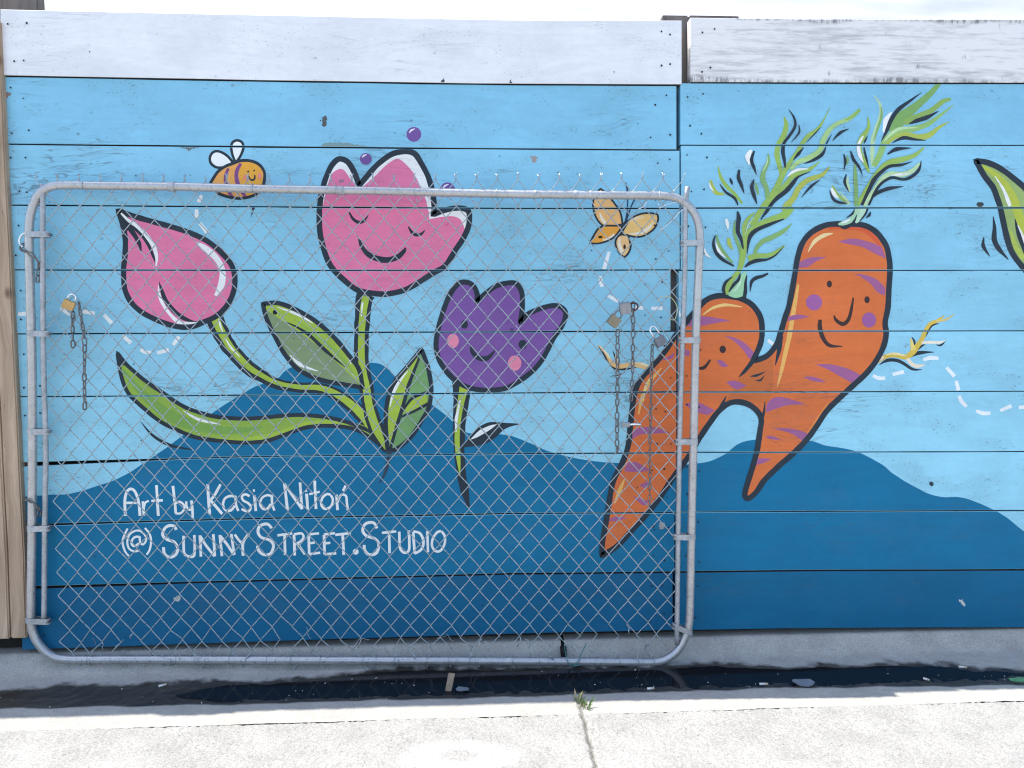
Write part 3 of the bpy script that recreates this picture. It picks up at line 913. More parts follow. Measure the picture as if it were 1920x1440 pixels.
SOFT = {LG: (146, 182, 98), YG: (164, 186, 92), MG: (126, 170, 112), (126, 170, 90): (122, 168, 104)}
fig('painted_carrot_greens', 'feathery green leaves on top of the shorter carrot', 'frond')
for c, r_, s, w_ in (
    (LG, G, '960,170 985,260 960,380 900,480 880,600 910,740 930,850', [2, 9, 11, 10, 10, 9, 5]),
    (LG, G, '1480,60 1400,220 1330,320 1230,390 1170,470 1100,580 1030,680 960,790 900,920 840,1040 750,1160 680,1260 600,1400', [.5, 3, 7, 8, 8, 7, 8, 10, 11, 13, 12, 11, 13]),
    ((160, 200, 140), G, '1815,90 1700,190 1560,250 1470,320 1400,440 1360,550 1250,630 1110,690 1030,770', [5, 8, 8, 9, 10, 10, 10, 9, 7]),
    ((136, 178, 96), G, '1815,90 1740,165 1640,215', [5, 6, 1]),
    (LG, G, '1360,680 1250,760 1130,800 1050,850 960,960 860,1070 770,1160', [1, 7, 9, 9, 10, 11, 10]),
    (WH, G, '1230,760 1120,770 1050,800 990,850', [1, 5, 5, 1]),
    ((166, 182, 92), G, '1470,740 1380,830 1220,890 1120,980 1070,1080 1000,1160 950,1230', [2, 8, 10, 11, 11, 13, 12]),
    (MG, G, '780,590 780,680 730,790 720,880 760,980 770,1090', [2, 7, 9, 10, 9, 8]),
    (PG, G, '770,620 765,690 720,790', [1, 3, 2]),
    (LG, G, '215,720 240,830 300,940 400,1040 490,1150', [1, 6, 8, 7, 4]),
    (YG, G, '130,890 150,960 200,1030 290,1045', [5, 9, 8, 3]),
    (WH, G, '120,920 135,970 170,1010', [2, 3.5, 1]),
    (WH, G, '590,550 550,620 570,715', [5, 11, 3]),
    (MG, G, '630,910 650,980 670,1050', [2, 6, 3]),
    (MG, g8, '550,250 530,400 560,540 620,680 640,780', [1, 5, 6, 8, 8]),
    (LG, g8, '840,150 740,240 680,360 680,480 690,600', [2, 7, 8, 7, 6]),
    (MG, g8, '1400,310 1280,420 1100,520 960,580 870,680 840,780', [.5, 8, 10, 9, 8, 7]),
    (LG, g8, '1290,640 1180,730 1040,790 870,800 740,840', [2, 7, 8, 10, 12]),
    (LG, g8, '1380,60 1280,190 1050,270 880,350 770,430 715,560 680,700 660,800 640,900 610,1000 560,1080 480,1180 430,1290 430,1380', [17, 15, 12, 12, 11, 9, 10, 12, 11, 9, 9, 10, 9, 5]),
    ((140, 182, 92), g8, '1400,60 1290,160 1180,220', [12, 10, 2]),
    (PG, g8, '830,220 740,340 700,480', [1, 3, 1]),
    (MG, g8, '270,480 300,620 380,760 510,900', [2, 7, 8, 3]),
    (WH, g8, '255,590 300,720 410,830', [1, 6, 1]),
    (YG, g8, '450,530 460,620 510,700', [6, 8, 2]),
    (WH, g8, '410,240 430,320 440,410', [5, 7, .5]),
    (WH, g8, '90,680 110,770 190,830', [1, 6, .5])):
    S_(SOFT.get(c, c), r_, s, [v * 0.97 for v in w_])
F_((152, 205, 172), g8, '620,1090! 710,1030 700,1200 680,1300 670,1400! 560,1430 445,1395! 455,1320 530,1220 600,1150')
S_((190, 224, 205), g8, '640,1120 600,1240 520,1340', [1, 4, 1])
for r_, s, w_ in (
    (G, '1010,85 1070,180 1085,280 1020,390 960,470 945,560 960,660 970,750', [.5, 4, 6, 6, 6, 8, 7, 2]), (G, '1125,260 1130,350 1040,465', [1, 4.5, .5]), (G, '1370,290 1310,360 1210,465', [1, 3, .5]),
    (G, '1180,520 1120,590 1060,665', [1, 7, 1]), (G, '1430,510 1385,600 1290,660 1180,705', [1, 7, 7, .5]), (G, '1500,370 1450,450 1430,500', [.5, 3, 2]), (G, '1690,310 1590,355 1505,445', [.5, 7, .5]), (G, '1260,790 1120,850 1060,920 980,1010 880,1090 800,1180 700,1330', [.5, 4, 9, 10, 9, 7, 2]),
    (G, '1370,880 1260,960 1150,1085', [.5, 6, .5]), (G, '235,930 300,1020 400,1090 440,1170', [1, 5, 6, 2]), (G, '350,865 365,905 380,945', [2, 6, .5]), (G, '455,770 445,860 480,950 510,1040', [4, 8, 7, .5]),
    (G, '625,560 590,660 620,750 650,830', [3, 8, 6, .5]), (G, '620,880 595,960 620,1060 655,1160', [2, 8, 8, 1]), (g8, '1280,245 1050,330 870,410 780,490 745,600 725,780', [2, 8, 9, 9, 6, .5]),
    (g8, '1110,10 1030,130 930,250', [5, 5, 2]), (g8, '580,130 600,230 590,340 590,440 640,560 670,700', [3, 10, 9, 9, 7, 2]), (g8, '1280,650 1170,770 1040,850 870,870 760,910 690,970', [.5, 3, 4, 8, 8, 2]),
    (g8, '250,490 220,620 260,750 370,860 530,950', [2, 6, 7, 7, 3]), (g8, '620,1060 600,1150 520,1240 450,1340', [2, 6, 7, 2]), (g8, '510,1110 410,1190 370,1290 390,1390', [1, 6, 7, 6]),
    (g8, '720,1090 700,1200 700,1320 680,1440', [2, 6, 8, 8]), (g8, '1040,1060 960,1100 860,1130 790,1190 770,1340', [3, 6, 8, 7, .5])):
    S_(DK, r_, s, [v * 0.88 for v in w_])

fig('painted_carrot_greens', 'feathery green leaves on top of the taller carrot', 'frond')
for c, r_, s, w_ in (
    (LG, Vv, '580,410 590,530 520,650 480,750 510,860 560,960 590,1040', [1, 7, 11, 10, 9, 8, 4]), (WH, Vv, '530,630 475,740 490,850 530,930', [2, 7, 7, 1]),
    ((172, 208, 172), Vv, '650,170 720,270 730,400 680,550 640,680 630,850 640,980', [1, 5, 8, 9, 9, 8, 6]), (MG, Vv, '735,300 735,420 690,560 650,690', [2, 5, 5, 1]),
    (WH, Vv, '850,360 790,450 760,590', [2, 10, 3]),
    ((126, 170, 90), Vv, '1390,35 1270,170 1130,290 1000,400 900,490 840,580', [8, 12, 15, 23, 27, 18]), ((136, 174, 98), Vv, '1520,215 1430,240 1300,340 1150,410 1000,480', [5, 9, 10, 12, 13]),
    ((142, 186, 116), Vv, '1560,270 1420,380 1270,490 1130,540 970,570 850,620 770,710 720,830 650,970', [.5, 5, 9, 11, 12, 14, 13, 12, 10]), (PG, Vv, '1150,535 950,545 840,610 770,690', [1, 6, 6, 2]),
    (YG, Vv, '1500,470 1390,530 1270,620 1150,640 1000,610 880,650 800,720', [.5, 6, 11, 11, 8, 7, 5]),
    (LG, Vv, '1210,760 1100,850 950,900 820,930 740,990 660,1085 590,1190 530,1290 460,1410', [2, 8, 11, 11, 10, 9, 8, 8, 8]),
    (PG, Vv, '1170,930 1080,1020 960,1065 830,1055 730,1125 660,1235 580,1340 540,1420', [3, 9, 10, 8, 9, 9, 9, 8]), (WH, Vv, '1060,1050 950,1065 840,1075', [1, 5, 1]),
    (MG, Vv, '435,950 440,1080 445,1250 450,1420', [3, 8, 8, 8]), (MG, Vv, '345,850 355,900 345,960', [1, 5, 1]), (PG, Vv, '360,1090 350,1170 380,1250', [2, 6, 3]), (PG, Vv, '270,1260 330,1340 370,1400', [1, 5, 8]),
    (LG, Vv, '180,1190 240,1290 330,1370', [4, 7, 5]), (WH, Vv, '170,1210 200,1280 250,1330', [3, 8, 2]),
    ((174, 214, 198), Uu, '950,710 920,850 830,980 770,1055', [12, 11, 9, 3]), ((160, 204, 178), Uu, '820,690 790,860 650,1000 500,1060 380,1085', [9, 11, 10, 9, 3]), (WH, Uu, '660,960 560,1020 440,1060', [1, 5, 1])):
    S_(SOFT.get(c, c), r_, s, [v * 0.97 for v in w_])
for r_, s, w_ in (
    (Vv, '580,630 555,680 540,715', [.5, 4, 1]), (Vv, '535,760 560,880 592,1000', [3, 5, .5]), (Vv, '1190,140 1050,240 930,330 850,440 800,560 735,690', [.5, 6, 9, 9, 8, .5]), (Vv, '1380,350 1250,420 1130,460 1045,495', [1, 9, 9, 1]),
    (Vv, '1240,680 1100,665 980,650 860,705', [.5, 6, 8, 1]), (Vv, '1070,768 900,780 800,838', [.5, 9, 2]), (Vv, '1080,920 960,955 830,970 750,1020 650,1120 600,1220 510,1410', [.5, 5, 7, 7, 9, 8, 6]),
    (Vv, '1180,910 1150,1020 1050,1100 960,1120 850,1100 750,1150 670,1240 590,1410', [1, 6, 7, 5, 6, 6, 6, 4]), (Vv, '980,1200 820,1222 690,1270 640,1320', [.5, 8, 8, 2]), (Vv, '385,800 420,900 480,980 520,1080', [2, 7, 5, .5]),
    (Vv, '310,835 325,920 310,1020', [2, 6, .5]), (Vv, '340,1060 320,1150 365,1255', [2, 7, 1]), (Vv, '150,1240 190,1340 260,1380 350,1390', [1, 6, 6, 1]),
    (Uu, '750,750 700,850 560,940', [1, 5, 1]), (Uu, '1050,700 990,860 860,1020', [4, 4, 2]), (Uu, '800,870 740,1010 640,1120 510,1175 380,1120', [1, 5, 6, 5, 1]), (Uu, '1110,800 1080,880 1000,950', [1, 6, .5])):
    S_(DK, r_, s, [v * 0.88 for v in w_])

# ---- leaf cut by the right picture edge
Yy = (1780, 280, 6)
fig('painted_leaf', 'large green pointed leaf running off the right edge', 'blade')
RL = '295,130! 420,150 560,210 700,310 840,430 980,580 1300,1000 1300,1700! 980,1480 840,1340 720,1180 660,1030 620,860 580,680 540,560 490,430 400,310'
F_((146, 174, 112), Yy, RL)
S_(YG, Yy, '370,190 520,290 640,420 720,560 790,760 870,960', [4, 10, 14, 16, 16, 16])
S_((168, 190, 90), Yy, '690,900 740,1070 840,1230', [2, 9, 10])
S_(WH, Yy, '510,300 600,440 650,560 680,640', [1, 5, 7, 6])
S_(WH, Yy, '770,850 820,980 880,1120', [2, 8, 10])
S_(DK, Yy, '740,780 780,950 860,1170', [1, 8, 7])
O_(DK, Yy, RL, 11)
S_(DK, Yy, '495,750 510,880 510,1020 560,1120 665,1240', [.5, 7, 10, 9, 1])
S_(DK, Yy, '390,985 385,1090 460,1205', [1, 8, .5])

# ---- lettering
T = (210, 890, 6)
fig('painted_lettering', 'white hand painted artist credit on the dark blue hill', 'letter')
TW = (226, 234, 244)
for i, (r_, s, w_) in enumerate((
    (T, '150,465 143,300 165,195 205,160 250,180 285,250 305,350 314,462', 5.2), (T, '140,318 308,318', 4.4), (T, '348,300 359,460', 5), (T, '358,370 378,312 415,295', 4), (T, '500,118 520,462', 5.2), (T, '443,295 572,288', 4.4),
    (T, '685,125 705,300 718,435', 5), (T, '705,330 760,305 808,340 812,390 770,435 715,435', 4.2), (T, '835,300 840,360 870,395 905,385', 4.2), (T, '893,290 905,400 908,492', 4.6), (T, '1075,108 1085,280 1098,447', 5.4),
    (T, '1220,108 1160,220 1095,302', 5), (T, '1108,290 1170,360 1240,442', 5.2), (T, '1390,248 1330,240 1270,270 1248,340 1280,400 1340,400 1380,350', 4.6), (T, '1390,240 1395,340 1422,408', 4.6),
    (T, '1548,242 1500,220 1460,245 1475,290 1530,320 1562,360 1540,412 1490,405 1458,385', 4.6), (T, '1600,232 1610,320 1618,410', 5), (T, '1594,165 1600,192', 4), (T, '1800,245 1750,230 1690,260 1665,330 1700,385 1750,380 1785,330', 4.4), (T, '1800,232 1802,330 1828,404', 4.6),
    (Q, '213,745 225,850 236,945', 5.2), (Q, '217,755 275,840 345,938', 4.8), (Q, '330,738 338,850 345,938', 5), (Q, '379,822 388,942', 5), (Q, '374,798 377,808', 4.4), (Q, '440,725 450,938', 5), (Q, '400,826 478,808', 4.2),
    (Q, '560,832 535,825 500,850 488,900 515,937 560,920 577,870 562,835', 4.4), (Q, '604,830 612,946', 5), (Q, '612,885 640,832 675,840 682,890 689,946', 4.6), (Q, '672,762 652,802', 4.2),
    (T, '175,605 130,700 118,770 145,860 190,915', 3.8), (T, '345,790 378,750 380,690 330,640 270,630 200,670 172,750 190,830 250,862 312,850', 3.8), (T, '310,700 260,700 225,740 225,790 260,803 300,770', 4.2), (T, '312,695 315,760 345,790', 4.2), (T, '370,600 420,660 440,740 425,840 390,900', 3.8),
    (T, '722,622 700,580 640,575 590,610 570,680 620,730 700,760 738,830 715,900 650,930 590,890 578,815', 5.4), (T, '805,688 805,800 815,890 860,920 920,915 930,820 925,680', 5), (T, '1000,922 995,800 990,682', 5), (T, '990,688 1060,800 1155,918', 5), (T, '1140,668 1150,800 1156,918', 5),
    (T, '1236,917 1225,800 1214,678', 5), (T, '1215,685 1290,780 1375,902', 5), (T, '1340,668 1360,790 1377,902', 5), (T, '1380,672 1430,740 1472,775', 4.8), (T, '1542,662 1490,730 1470,790 1476,912', 5.2),
    (Q, '117,1082 85,1050 30,1065 15,1110 40,1150 100,1170 131,1210 110,1270 60,1281 20,1250 10,1212', 5.4), (Q, '160,1136 272,1120', 4.6), (Q, '215,1130 218,1283', 5), (Q, '285,1130 290,1287', 5), (Q, '285,1128 340,1120 356,1150 330,1185 290,1200', 4.4), (Q, '308,1195 367,1278', 4.8),
    (Q, '395,1130 398,1277', 5), (Q, '390,1130 472,1120', 4.4), (Q, '398,1195 442,1190', 4.4), (Q, '398,1276 482,1265', 4.6), (Q, '510,1130 515,1277', 5), (Q, '510,1128 592,1118', 4.4), (Q, '515,1195 557,1192', 4.4), (Q, '515,1276 602,1270', 4.6),
    (Q, '594,1131 712,1118', 4.6), (Q, '650,1125 658,1282', 5), (Q, '907,1083 880,1040 820,1050 800,1100 830,1140 890,1160 921,1200 905,1265 850,1281 815,1245 812,1207', 5.4), (Q, '944,1116 1052,1105', 4.6), (Q, '998,1110 1002,1268', 5),
    (Q, '1075,1108 1080,1230 1110,1265 1145,1250 1150,1180 1145,1098', 4.8), (Q, '1180,1110 1190,1273', 5), (Q, '1180,1105 1230,1120 1256,1180 1240,1240 1190,1273', 4.6), (Q, '1285,1103 1290,1263', 4.6), (Q, '1390,1105 1365,1108 1330,1150 1320,1210 1345,1252 1385,1250 1415,1200 1415,1140 1392,1106', 4.6))):
    S_(TW, r_, s, w_, 0.5)
E_(TW, Q, 748, 1258, 22, 22, 0.5)
# ---- scars in the paint
fig('peeled_paint', 'bare and chipped spots where paint has come off', 'chip')
for c, r_, s in (((120, 150, 160), (480, 0, 4), '480,1102! 520,1072 640,1072 760,1085 850,1098!'), ((70, 74, 80), (480, 0, 4), '1385,628! 1407,585! 1418,628!'), ((70, 74, 80), (480, 0, 4), '1892,632! 1908,600! 1920,632!'),
                 ((110, 112, 118), (0, 0, 4), '1340,1104! 1500,1104! 1425,1122 1415,1138! 1400,1118'), ((150, 160, 168), (960, 720, 4), '1105,1040! 1140,1040 1145,1080 1110,1090'), ((50, 60, 72), (960, 720, 4), '1045,1055! 1070,1060 1060,1080'),
                 ((60, 66, 72), (1440, 360, 4), '1565,75! 1610,80 1600,112 1570,110'), ((40, 55, 70), (1440, 720, 4), '1205,735! 1235,735 1240,762 1215,765'), ((176, 186, 194), (0, 1080, 4), '1300,175! 1340,145 1350,185 1320,190'),
                 ((190, 198, 206), (1440, 1080, 4), '1428,180! 1450,178 1480,215 1460,222'), ((40, 48, 58), (0, 360, 4), '1892,112! 1915,112 1895,160 1885,190'), ((150, 146, 150), (960, 0, 4), '145,1170! 185,1175 180,1215 150,1215'),
                 ((128, 120, 122), (0, 0, 4), '30,690! 80,695 78,712 45,740'), ((84, 86, 92), (480, 0, 4), '495,880! 530,870 525,940 500,950'), ((206, 98, 150), (480, 360, 4), '1420,240! 1440,232 1445,250 1428,258'), ((150, 120, 150), (480, 0, 4), '620,1350! 660,1345 650,1365 625,1368')):
    F_(c, r_, s, 0.6, 3.0)
flush_mural()

# ------------------------------------------------------------------ posts and timber
def timber(name, x0, x1, y0, y1, z0, z1, mat, bev=0.004, parent=None, sub=14):
    bm = bmesh.new()
    bmesh.ops.create_cube(bm, size=1)
    for v in bm.verts:
        v.co = Vector(((x0 + x1) / 2 + v.co.x * (x1 - x0), (y0 + y1) / 2 + v.co.y * (y1 - y0), (z0 + z1) / 2 + v.co.z * (z1 - z0)))
    bmesh.ops.bevel(bm, geom=bm.edges[:], offset=bev, segments=2, affect='EDGES')
    if z1 - z0 > 0.5:
        for i in range(1, sub):
            z = z0 + (z1 - z0) * i / sub
            bmesh.ops.bisect_plane(bm, geom=bm.verts[:] + bm.edges[:] + bm.faces[:], plane_co=(0, 0, z), plane_no=(0, 0, 1))
        for v in bm.verts:
            v.co.x += 0.0035 * noise.noise(Vector((1, v.co.y * 3, v.co.z * 3.3)))
    me = bpy.data.meshes.new(name)
    bm.to_mesh(me)
    bm.free()
    me.materials.append(mat)
    return link(name, me, parent)

pr = at(51, 1190, -0.022).x
zb_post = at(20, 1197, -0.02).z
post = tag(empty('wooden_post', (pr - 0.09, 0.02, zb_post)), 'thick bare timber post with knots at the left end of the wall', 'post')
timber('post_beam', pr - 0.052, pr, -0.022, 0.12, zb_post, 2.10, M_post, 0.004, post)
timber('post_beam', pr - 0.20, pr - 0.054, -0.026, 0.12, zb_post, 2.10, M_post, 0.004, post)
xs = at(1283, 90).x
cp = tag(empty('wooden_post', (xs, 0.05, 0.1)), 'weathered brown post in the gap between the two white top boards', 'post')
timber('post_beam', at(1248, 560, .045).x, at(1306, 560, .045).x, 0.0455, 0.0555, 0.12, at(1280, 31, .045).z, M_greywood, 0.002, cp)
timber('cap_board', at(1242, 32, .06).x, at(1289, 32, .06).x, 0.058, 0.10, at(1266, 60, .06).z, at(1266, 29, .06).z, M_greywood, 0.002, cp)
timber('cap_board', at(1293, 32, .06).x, at(1385, 32, .06).x, 0.058, 0.10, at(1266, 60, .06).z, at(1330, 29.5, .06).z, M_greywood, 0.002, cp)
tag(timber('timber_beam', at(-60, 8, .09).x, at(72, 8, .09).x, 0.085, 0.13, at(30, 60, .09).z, at(30, -40, .09).z, M_greywood, 0.003), 'brown beam end above the left corner of the wall', 'beam')

# ------------------------------------------------------------------ white tarpaulin behind the wall
m_t, gt, bst = newmat('white_tarpaulin')
pt_ = gt.n('ShaderNodeNewGeometry').outputs['Position']
ct = gt.mix(gt.mapr(gt.noise(pt_, 6, 3), 0.3, 0.7), (0.56, 0.56, 0.565), (0.62, 0.62, 0.62))
m_t.node_tree.links.new(ct, bst.inputs['Base Color'])
bst.inputs['Roughness'].default_value = 0.6
NX, NS = 420, 110
V, F = [], []
for i in range(NX + 1):
    x = -3.2 + 7.0 * i / NX
    for j in range(NS + 1):
        s = j / NS * 1.9
        up = s if s < 1.5 else 1.5 - (s - 1.5)
        y = 0.22 + 0.9 * s
        z = 1.70 + 1.75 * 0.9 * up
        q = Vector((x * 1.1, s * 2.2 + x * 0.5, 0))
        fold = 0.035 * noise.noise(q) - 0.055 * abs(noise.noise(Vector((x * 1.1 + s * 3, s * 9, 4)))) - 0.026 * abs(noise.noise(Vector((x * 2.3 - s * 5, s * 17, 9))))
        V.append((x, y, z + fold))
for i in range(NX):
    for j in range(NS):
        a = i * (NS + 1) + j
        F.append((a, a + NS + 1, a + NS + 2, a + 1))
tp = link('tarpaulin', mesh('tarpaulin', V, F, m_t, True))
sm = tp.modifiers.new('thick', 'SOLIDIFY'); sm.thickness = 0.002
tag(tp, 'creased white tarpaulin stretched in the sun behind the wall top', 'tarpaulin')

# ------------------------------------------------------------------ ground: kerb, gutter, road
def wet_front(x):      # pixel rows of the wet band, front and back edge
    return interp_l([(-200, 1338), (0, 1331), (480, 1321), (960, 1308), (1440, 1292), (1920, 1286), (2200, 1282)], x)
def wet_back(x):
    return interp_l([(-200, 1296), (0, 1290), (120, 1281), (300, 1275), (480, 1273), (600, 1266), (690, 1251), (760, 1248), (960, 1247), (1270, 1243), (1330, 1239), (1480, 1246), (1540, 1240), (1600, 1244), (1640, 1239), (1760, 1239), (1800, 1246), (1920, 1252), (2200, 1256)], x)
def interp_l(l, x):
    for (x0, y0), (x1, y1) in zip(l, l[1:]):
        if x <= x1:
            break
    return y0 + (y1 - y0) * (x - x0) / (x1 - x0)
def project(v):
    d = Vector(v) - CAM
    k = d.dot(_f)
    return 960 + FPX * d.dot(RX) / k, 720 - FPX * d.dot(UP) / k

M_kerb = concrete('kerb_concrete', (0.44, 0.412, 0.365), (0.33, 0.308, 0.275), 0.6, True, 0.85, 0.35, 230, 0.3)
M_road = concrete('road_concrete', (0.37, 0.36, 0.335), (0.29, 0.283, 0.265), 0.75, True, 0.9, 0.8, 190, 0.38, 0.48)
M_pan = concrete('gutter_concrete', (0.40, 0.382, 0.345), (0.34, 0.326, 0.296), 0.25, True, 0.85, 0.25, 240)

def grid(name, xs, rows, fn, mat, kind='structure', smooth=True):
    """rows: parameters across; fn(x, r) -> (point, (wet, crack, paint))"""
    V, F, A = [], [], []
    for x in xs:
        for r in rows:
            p, a = fn(x, r)
            V.append(p)
            A.append(a)
    n = len(rows)
    for i in range(len(xs) - 1):
        for j in range(n - 1):
            a = i * n + j
            F.append((a, a + 1, a + n + 1, a + n))
    me = mesh(name, V, F, mat, smooth)
    ca = me.attributes.new('stain', 'FLOAT_COLOR', 'POINT')
    ca.data.foreach_set('color', [c for a in A for c in (a[0], a[1], a[2], 1.0)])
    o = link(name, me)
    o['kind'] = kind
    return o

# profile from the wall foot towards the road: (distance from wall, height)
PROF = [(-0.10, 0.058), (-0.012, 0.058), (-0.004, 0.056), (0.004, 0.046), (0.02, 0.026), (0.035, 0.013), (0.05, 0.005), (0.07, 0.0015), (0.10, 0.0), (0.20, 0.0), (0.26, 0.004), (0.33, 0.011), (0.43, 0.020)]
KERB_D = 0.43
def prof(d):
    return interp_l(PROF, d)

def wetness(p):
    px, py = project(p)
    n1 = noise.fractal(Vector((p[0] * 14, p[1] * 14, 2)), 0.7, 2, 6) * 7
    b = wet_back(px) + n1
    f = wet_front(px) + noise.fractal(Vector((p[0] * 9, p[1] * 9, 8)), 0.9, 2, 3) * 2.5
    k = min((py - b) / 7.0, (f - py) / 2.5)
    return max(0.0, min(1.0, k))

xj = at(1056, 1215, -0.01).x          # joint between the kerb stones
DROWS = sorted(set([-0.10, -0.05] + [-0.012 + i * 0.004 for i in range(12)] + [0.036 + i * 0.0055 for i in range(73)]))
DROWS = [d for d in DROWS if d <= KERB_D]
xr0, xr1 = gz(1085, 1318, 0.012), gz(1117, 1440, 0.025)
def joint_x(y):
    t = (y - xr0.y) / (xr1.y - xr0.y)
    return xr0.x + (xr1.x - xr0.x) * t + 0.006 * noise.fractal(Vector((y * 22, 3, 1)), 0.8, 2, 3)
def kerb_fn(x, d):
    z = prof(d)
    nz = 0.0016 * noise.fractal(Vector((x * 30, d * 30, 0)), 0.9, 2, 3) + 0.003 * noise.noise(Vector((x * 3, d * 4, 5)))
    if d < -0.001:
        nz *= 0.3
    p = (x, -d - 0.003 * noise.noise(Vector((x * 6, 1, 2))) * (1 if d > -0.02 else 0), z + nz)
    ck = 0.0
    if d > 0.29 and abs(x - joint_x(-d)) < 0.03:
        ck = max(0.0, 1 - abs(x - joint_x(-d)) / (0.007 + 0.006 * noise.noise(Vector((x * 60, d * 60, 3))))) * min(1, (d - .29) / .03)
        p = (p[0], p[1], p[2] - 0.006 * ck)
    return p, (wetness(p), ck, 0)
def frange(a, b, n):
    return [a + (b - a) * i / n for i in range(n + 1)]
KR = [d for d in DROWS if d < 0.075]
GR = [d for d in DROWS if d > 0.072]
k1 = grid('kerb', frange(-4.5, -2.1, 60)[:-1] + frange(-2.1, xj - 0.007, 560), KR, kerb_fn, M_kerb)
k2 = grid('kerb', frange(xj + 0.005, 2.6, 360) + frange(2.6, 5, 60)[1:], KR, kerb_fn, M_kerb)
gu = grid('gutter', frange(-4.5, -2.1, 60)[:-1] + frange(-2.1, 2.6, 900) + frange(2.6, 5, 60)[1:], [0.0665] + GR + [KERB_D + 0.003], kerb_fn, M_pan)
# near-black block filling the kerb joint
V, F = boxvf((xj - 0.001, 0.02, 0.018), (0.02, 0.11, 0.05))
jo = link('kerb_joint', mesh('kerb_joint', V, F, M_dark))
jo['kind'] = 'structure'

# the road behind the gutter: two slabs divided by a joint with weeds
ring = gz(862, 1418, 0.025)
def road_z(d):
    return 0.020 + (d - KERB_D) * 0.03
def road_fn(x, d):
    p = Vector((x, -d, road_z(d)))
    n = 0.0028 * noise.fractal(p * 90, 0.6, 2, 3) + 0.003 * noise.noise(p * 4)
    ck = max(0.0, 1 - abs(x - joint_x(-d)) / (0.006 + 0.004 * noise.noise(p * 20)))
    e = max(0.0, 1 - (d - KERB_D) / (0.0055 + 0.008 * max(-0.5, noise.fractal(Vector((x * 17, 0, 4)), 0.8, 2, 4))))
    ck2 = max(ck, 0.7 * e * max(0.0, min(1.0, 0.12 + 1.3 * noise.fractal(Vector((x * 13, 2, 2)), 0.7, 2, 3))))
    rr = math.hypot((x - ring.x) / 0.155, (-d - ring.y) / 0.075)
    paintv = max(0.0, 1 - abs(rr - 0.70 + 0.08 * noise.noise(p * 14)) / 0.42) * 0.85 * max(0, min(1, .8 + .7 * noise.noise(p * 25)))
    p.z += n - 0.010 * ck - 0.004 * (ck2 - ck)
    return p, (0, min(1, ck2), paintv)
xs_road = frange(-4.5, -2.1, 60)[:-1] + frange(-2.1, 2.6, 940) + frange(2.6, 5, 60)[1:]
rows_road = [KERB_D + 0.0005 + i * 0.004 for i in range(16)] + [KERB_D + 0.064 + i * 0.006 for i in range(64)]
RD_END = rows_road[-1]
rd = grid('road', xs_road, rows_road, road_fn, M_road)
M_ground = concrete('far_road_concrete', (0.355, 0.345, 0.32), (0.28, 0.272, 0.255), 0.5, False, 0.9, 0.5, 60)
gnd = link('ground', mesh('ground', [(-80, -80, -0.03), (80, -80, -0.03), (80, 80, -0.03), (-80, 80, -0.03)], [(0, 1, 2, 3)], M_ground))
gnd['kind'] = 'structure'
V = [(-80, -80, road_z(RD_END) + 0.0), (80, -80, road_z(RD_END)), (80, -RD_END + 0.004, road_z(RD_END) - 0.004), (-80, -RD_END + 0.004, road_z(RD_END) - 0.004)]
rd2 = link('road', mesh('road', V, [(0, 1, 2, 3)], M_ground))
rd2['kind'] = 'structure'

# standing water in the gutter
m_w, gw, bw = newmat('gutter_water')
bw.inputs['Base Color'].default_value = (0.010, 0.011, 0.013, 1)
bw.inputs['Roughness'].default_value = 0.09
bw.inputs['IOR'].default_value = 1.25
pw = gw.n('ShaderNodeNewGeometry').outputs['Position']
bpw = gw.n('ShaderNodeBump', ins={'Height': gw.noise(pw, 25, 3), 'Strength': 0.10, 'Distance': 0.002})
m_w.node_tree.links.new(bpw.outputs[0], bw.inputs['Normal'])
pts = []
N = 200
WX0 = 330
fr = [gz(WX0 + 1900 * i / N, wet_front(WX0 + 1900 * i / N) - 4 - 16 * max(0, 1 - i / 16.0) ** 2 + 2.0 * noise.noise(Vector((i * .3, 0, 0))), 0.004) for i in range(N + 1)]
bk_ = [gz(WX0 + 1900 * i / N, wet_back(WX0 + 1900 * i / N) + 10 + 18 * max(0, 1 - i / 16.0) ** 2 + 4 * noise.noise(Vector((i * .25, 5, 0))), 0.004) for i in range(N + 1)]
V = [tuple(p) for q in zip(fr, bk_) for p in q]
F = [(2 * i, 2 * i + 2, 2 * i + 3, 2 * i + 1) for i in range(N)]
wt = link('gutter_water', mesh('gutter_water', V, F, m_w))
wt['kind'] = 'structure'

# ------------------------------------------------------------------ chain-link gate leaning on the wall
def gd(px, py):                 # distance of the gate plane from the wall
    t = min(1, max(0, (1240 - py) / 890.0))
    k = min(1, max(0, (px - 60) / 1240.0))
    bot = 0.022 + 0.063 * k
    top = 0.052 + 0.064 * k ** 1.3
    return bot + (top - bot) * t
def gp_(px, py, off=0.0):       # pixel -> point on the gate plane (off: towards the camera)
    return at(px, py, -(gd(px, py) + off))

gate = tag(empty('chain_link_gate', gp_(680, 1247)), 'galvanised chain-link gate with rounded pipe frame leaning against the mural', 'gate')
fr_pts = [(60, 1000), (61, 850), (60, 690), (57, 560), (55, 470), (55, 425), (60, 392), (76, 361), (106, 348), (200, 348.5), (330, 350), (480, 354), (720, 358.5), (960, 364), (1130, 366), (1235, 367), (1266, 371), (1291, 386), (1307, 411), (1312, 442), (1311, 480), (1305, 620), (1301, 795), (1297, 970), (1294, 1120), (1291, 1175), (1279, 1208), (1262, 1228), (1236, 1240), (1200, 1241), (960, 1239), (480, 1237), (200, 1236), (130, 1236), (100, 1231), (78, 1214), (63, 1190), (58, 1160)]
c = cr([(p[0], p[1], False) for p in fr_pts], True, 14)
fp = [gp_(p.x, p.y) for p, _ in c]
PR = 0.0132
link('pipe_frame', mesh('pipe_frame', *tube(fp, PR, 16, True), M_galv, True), gate)

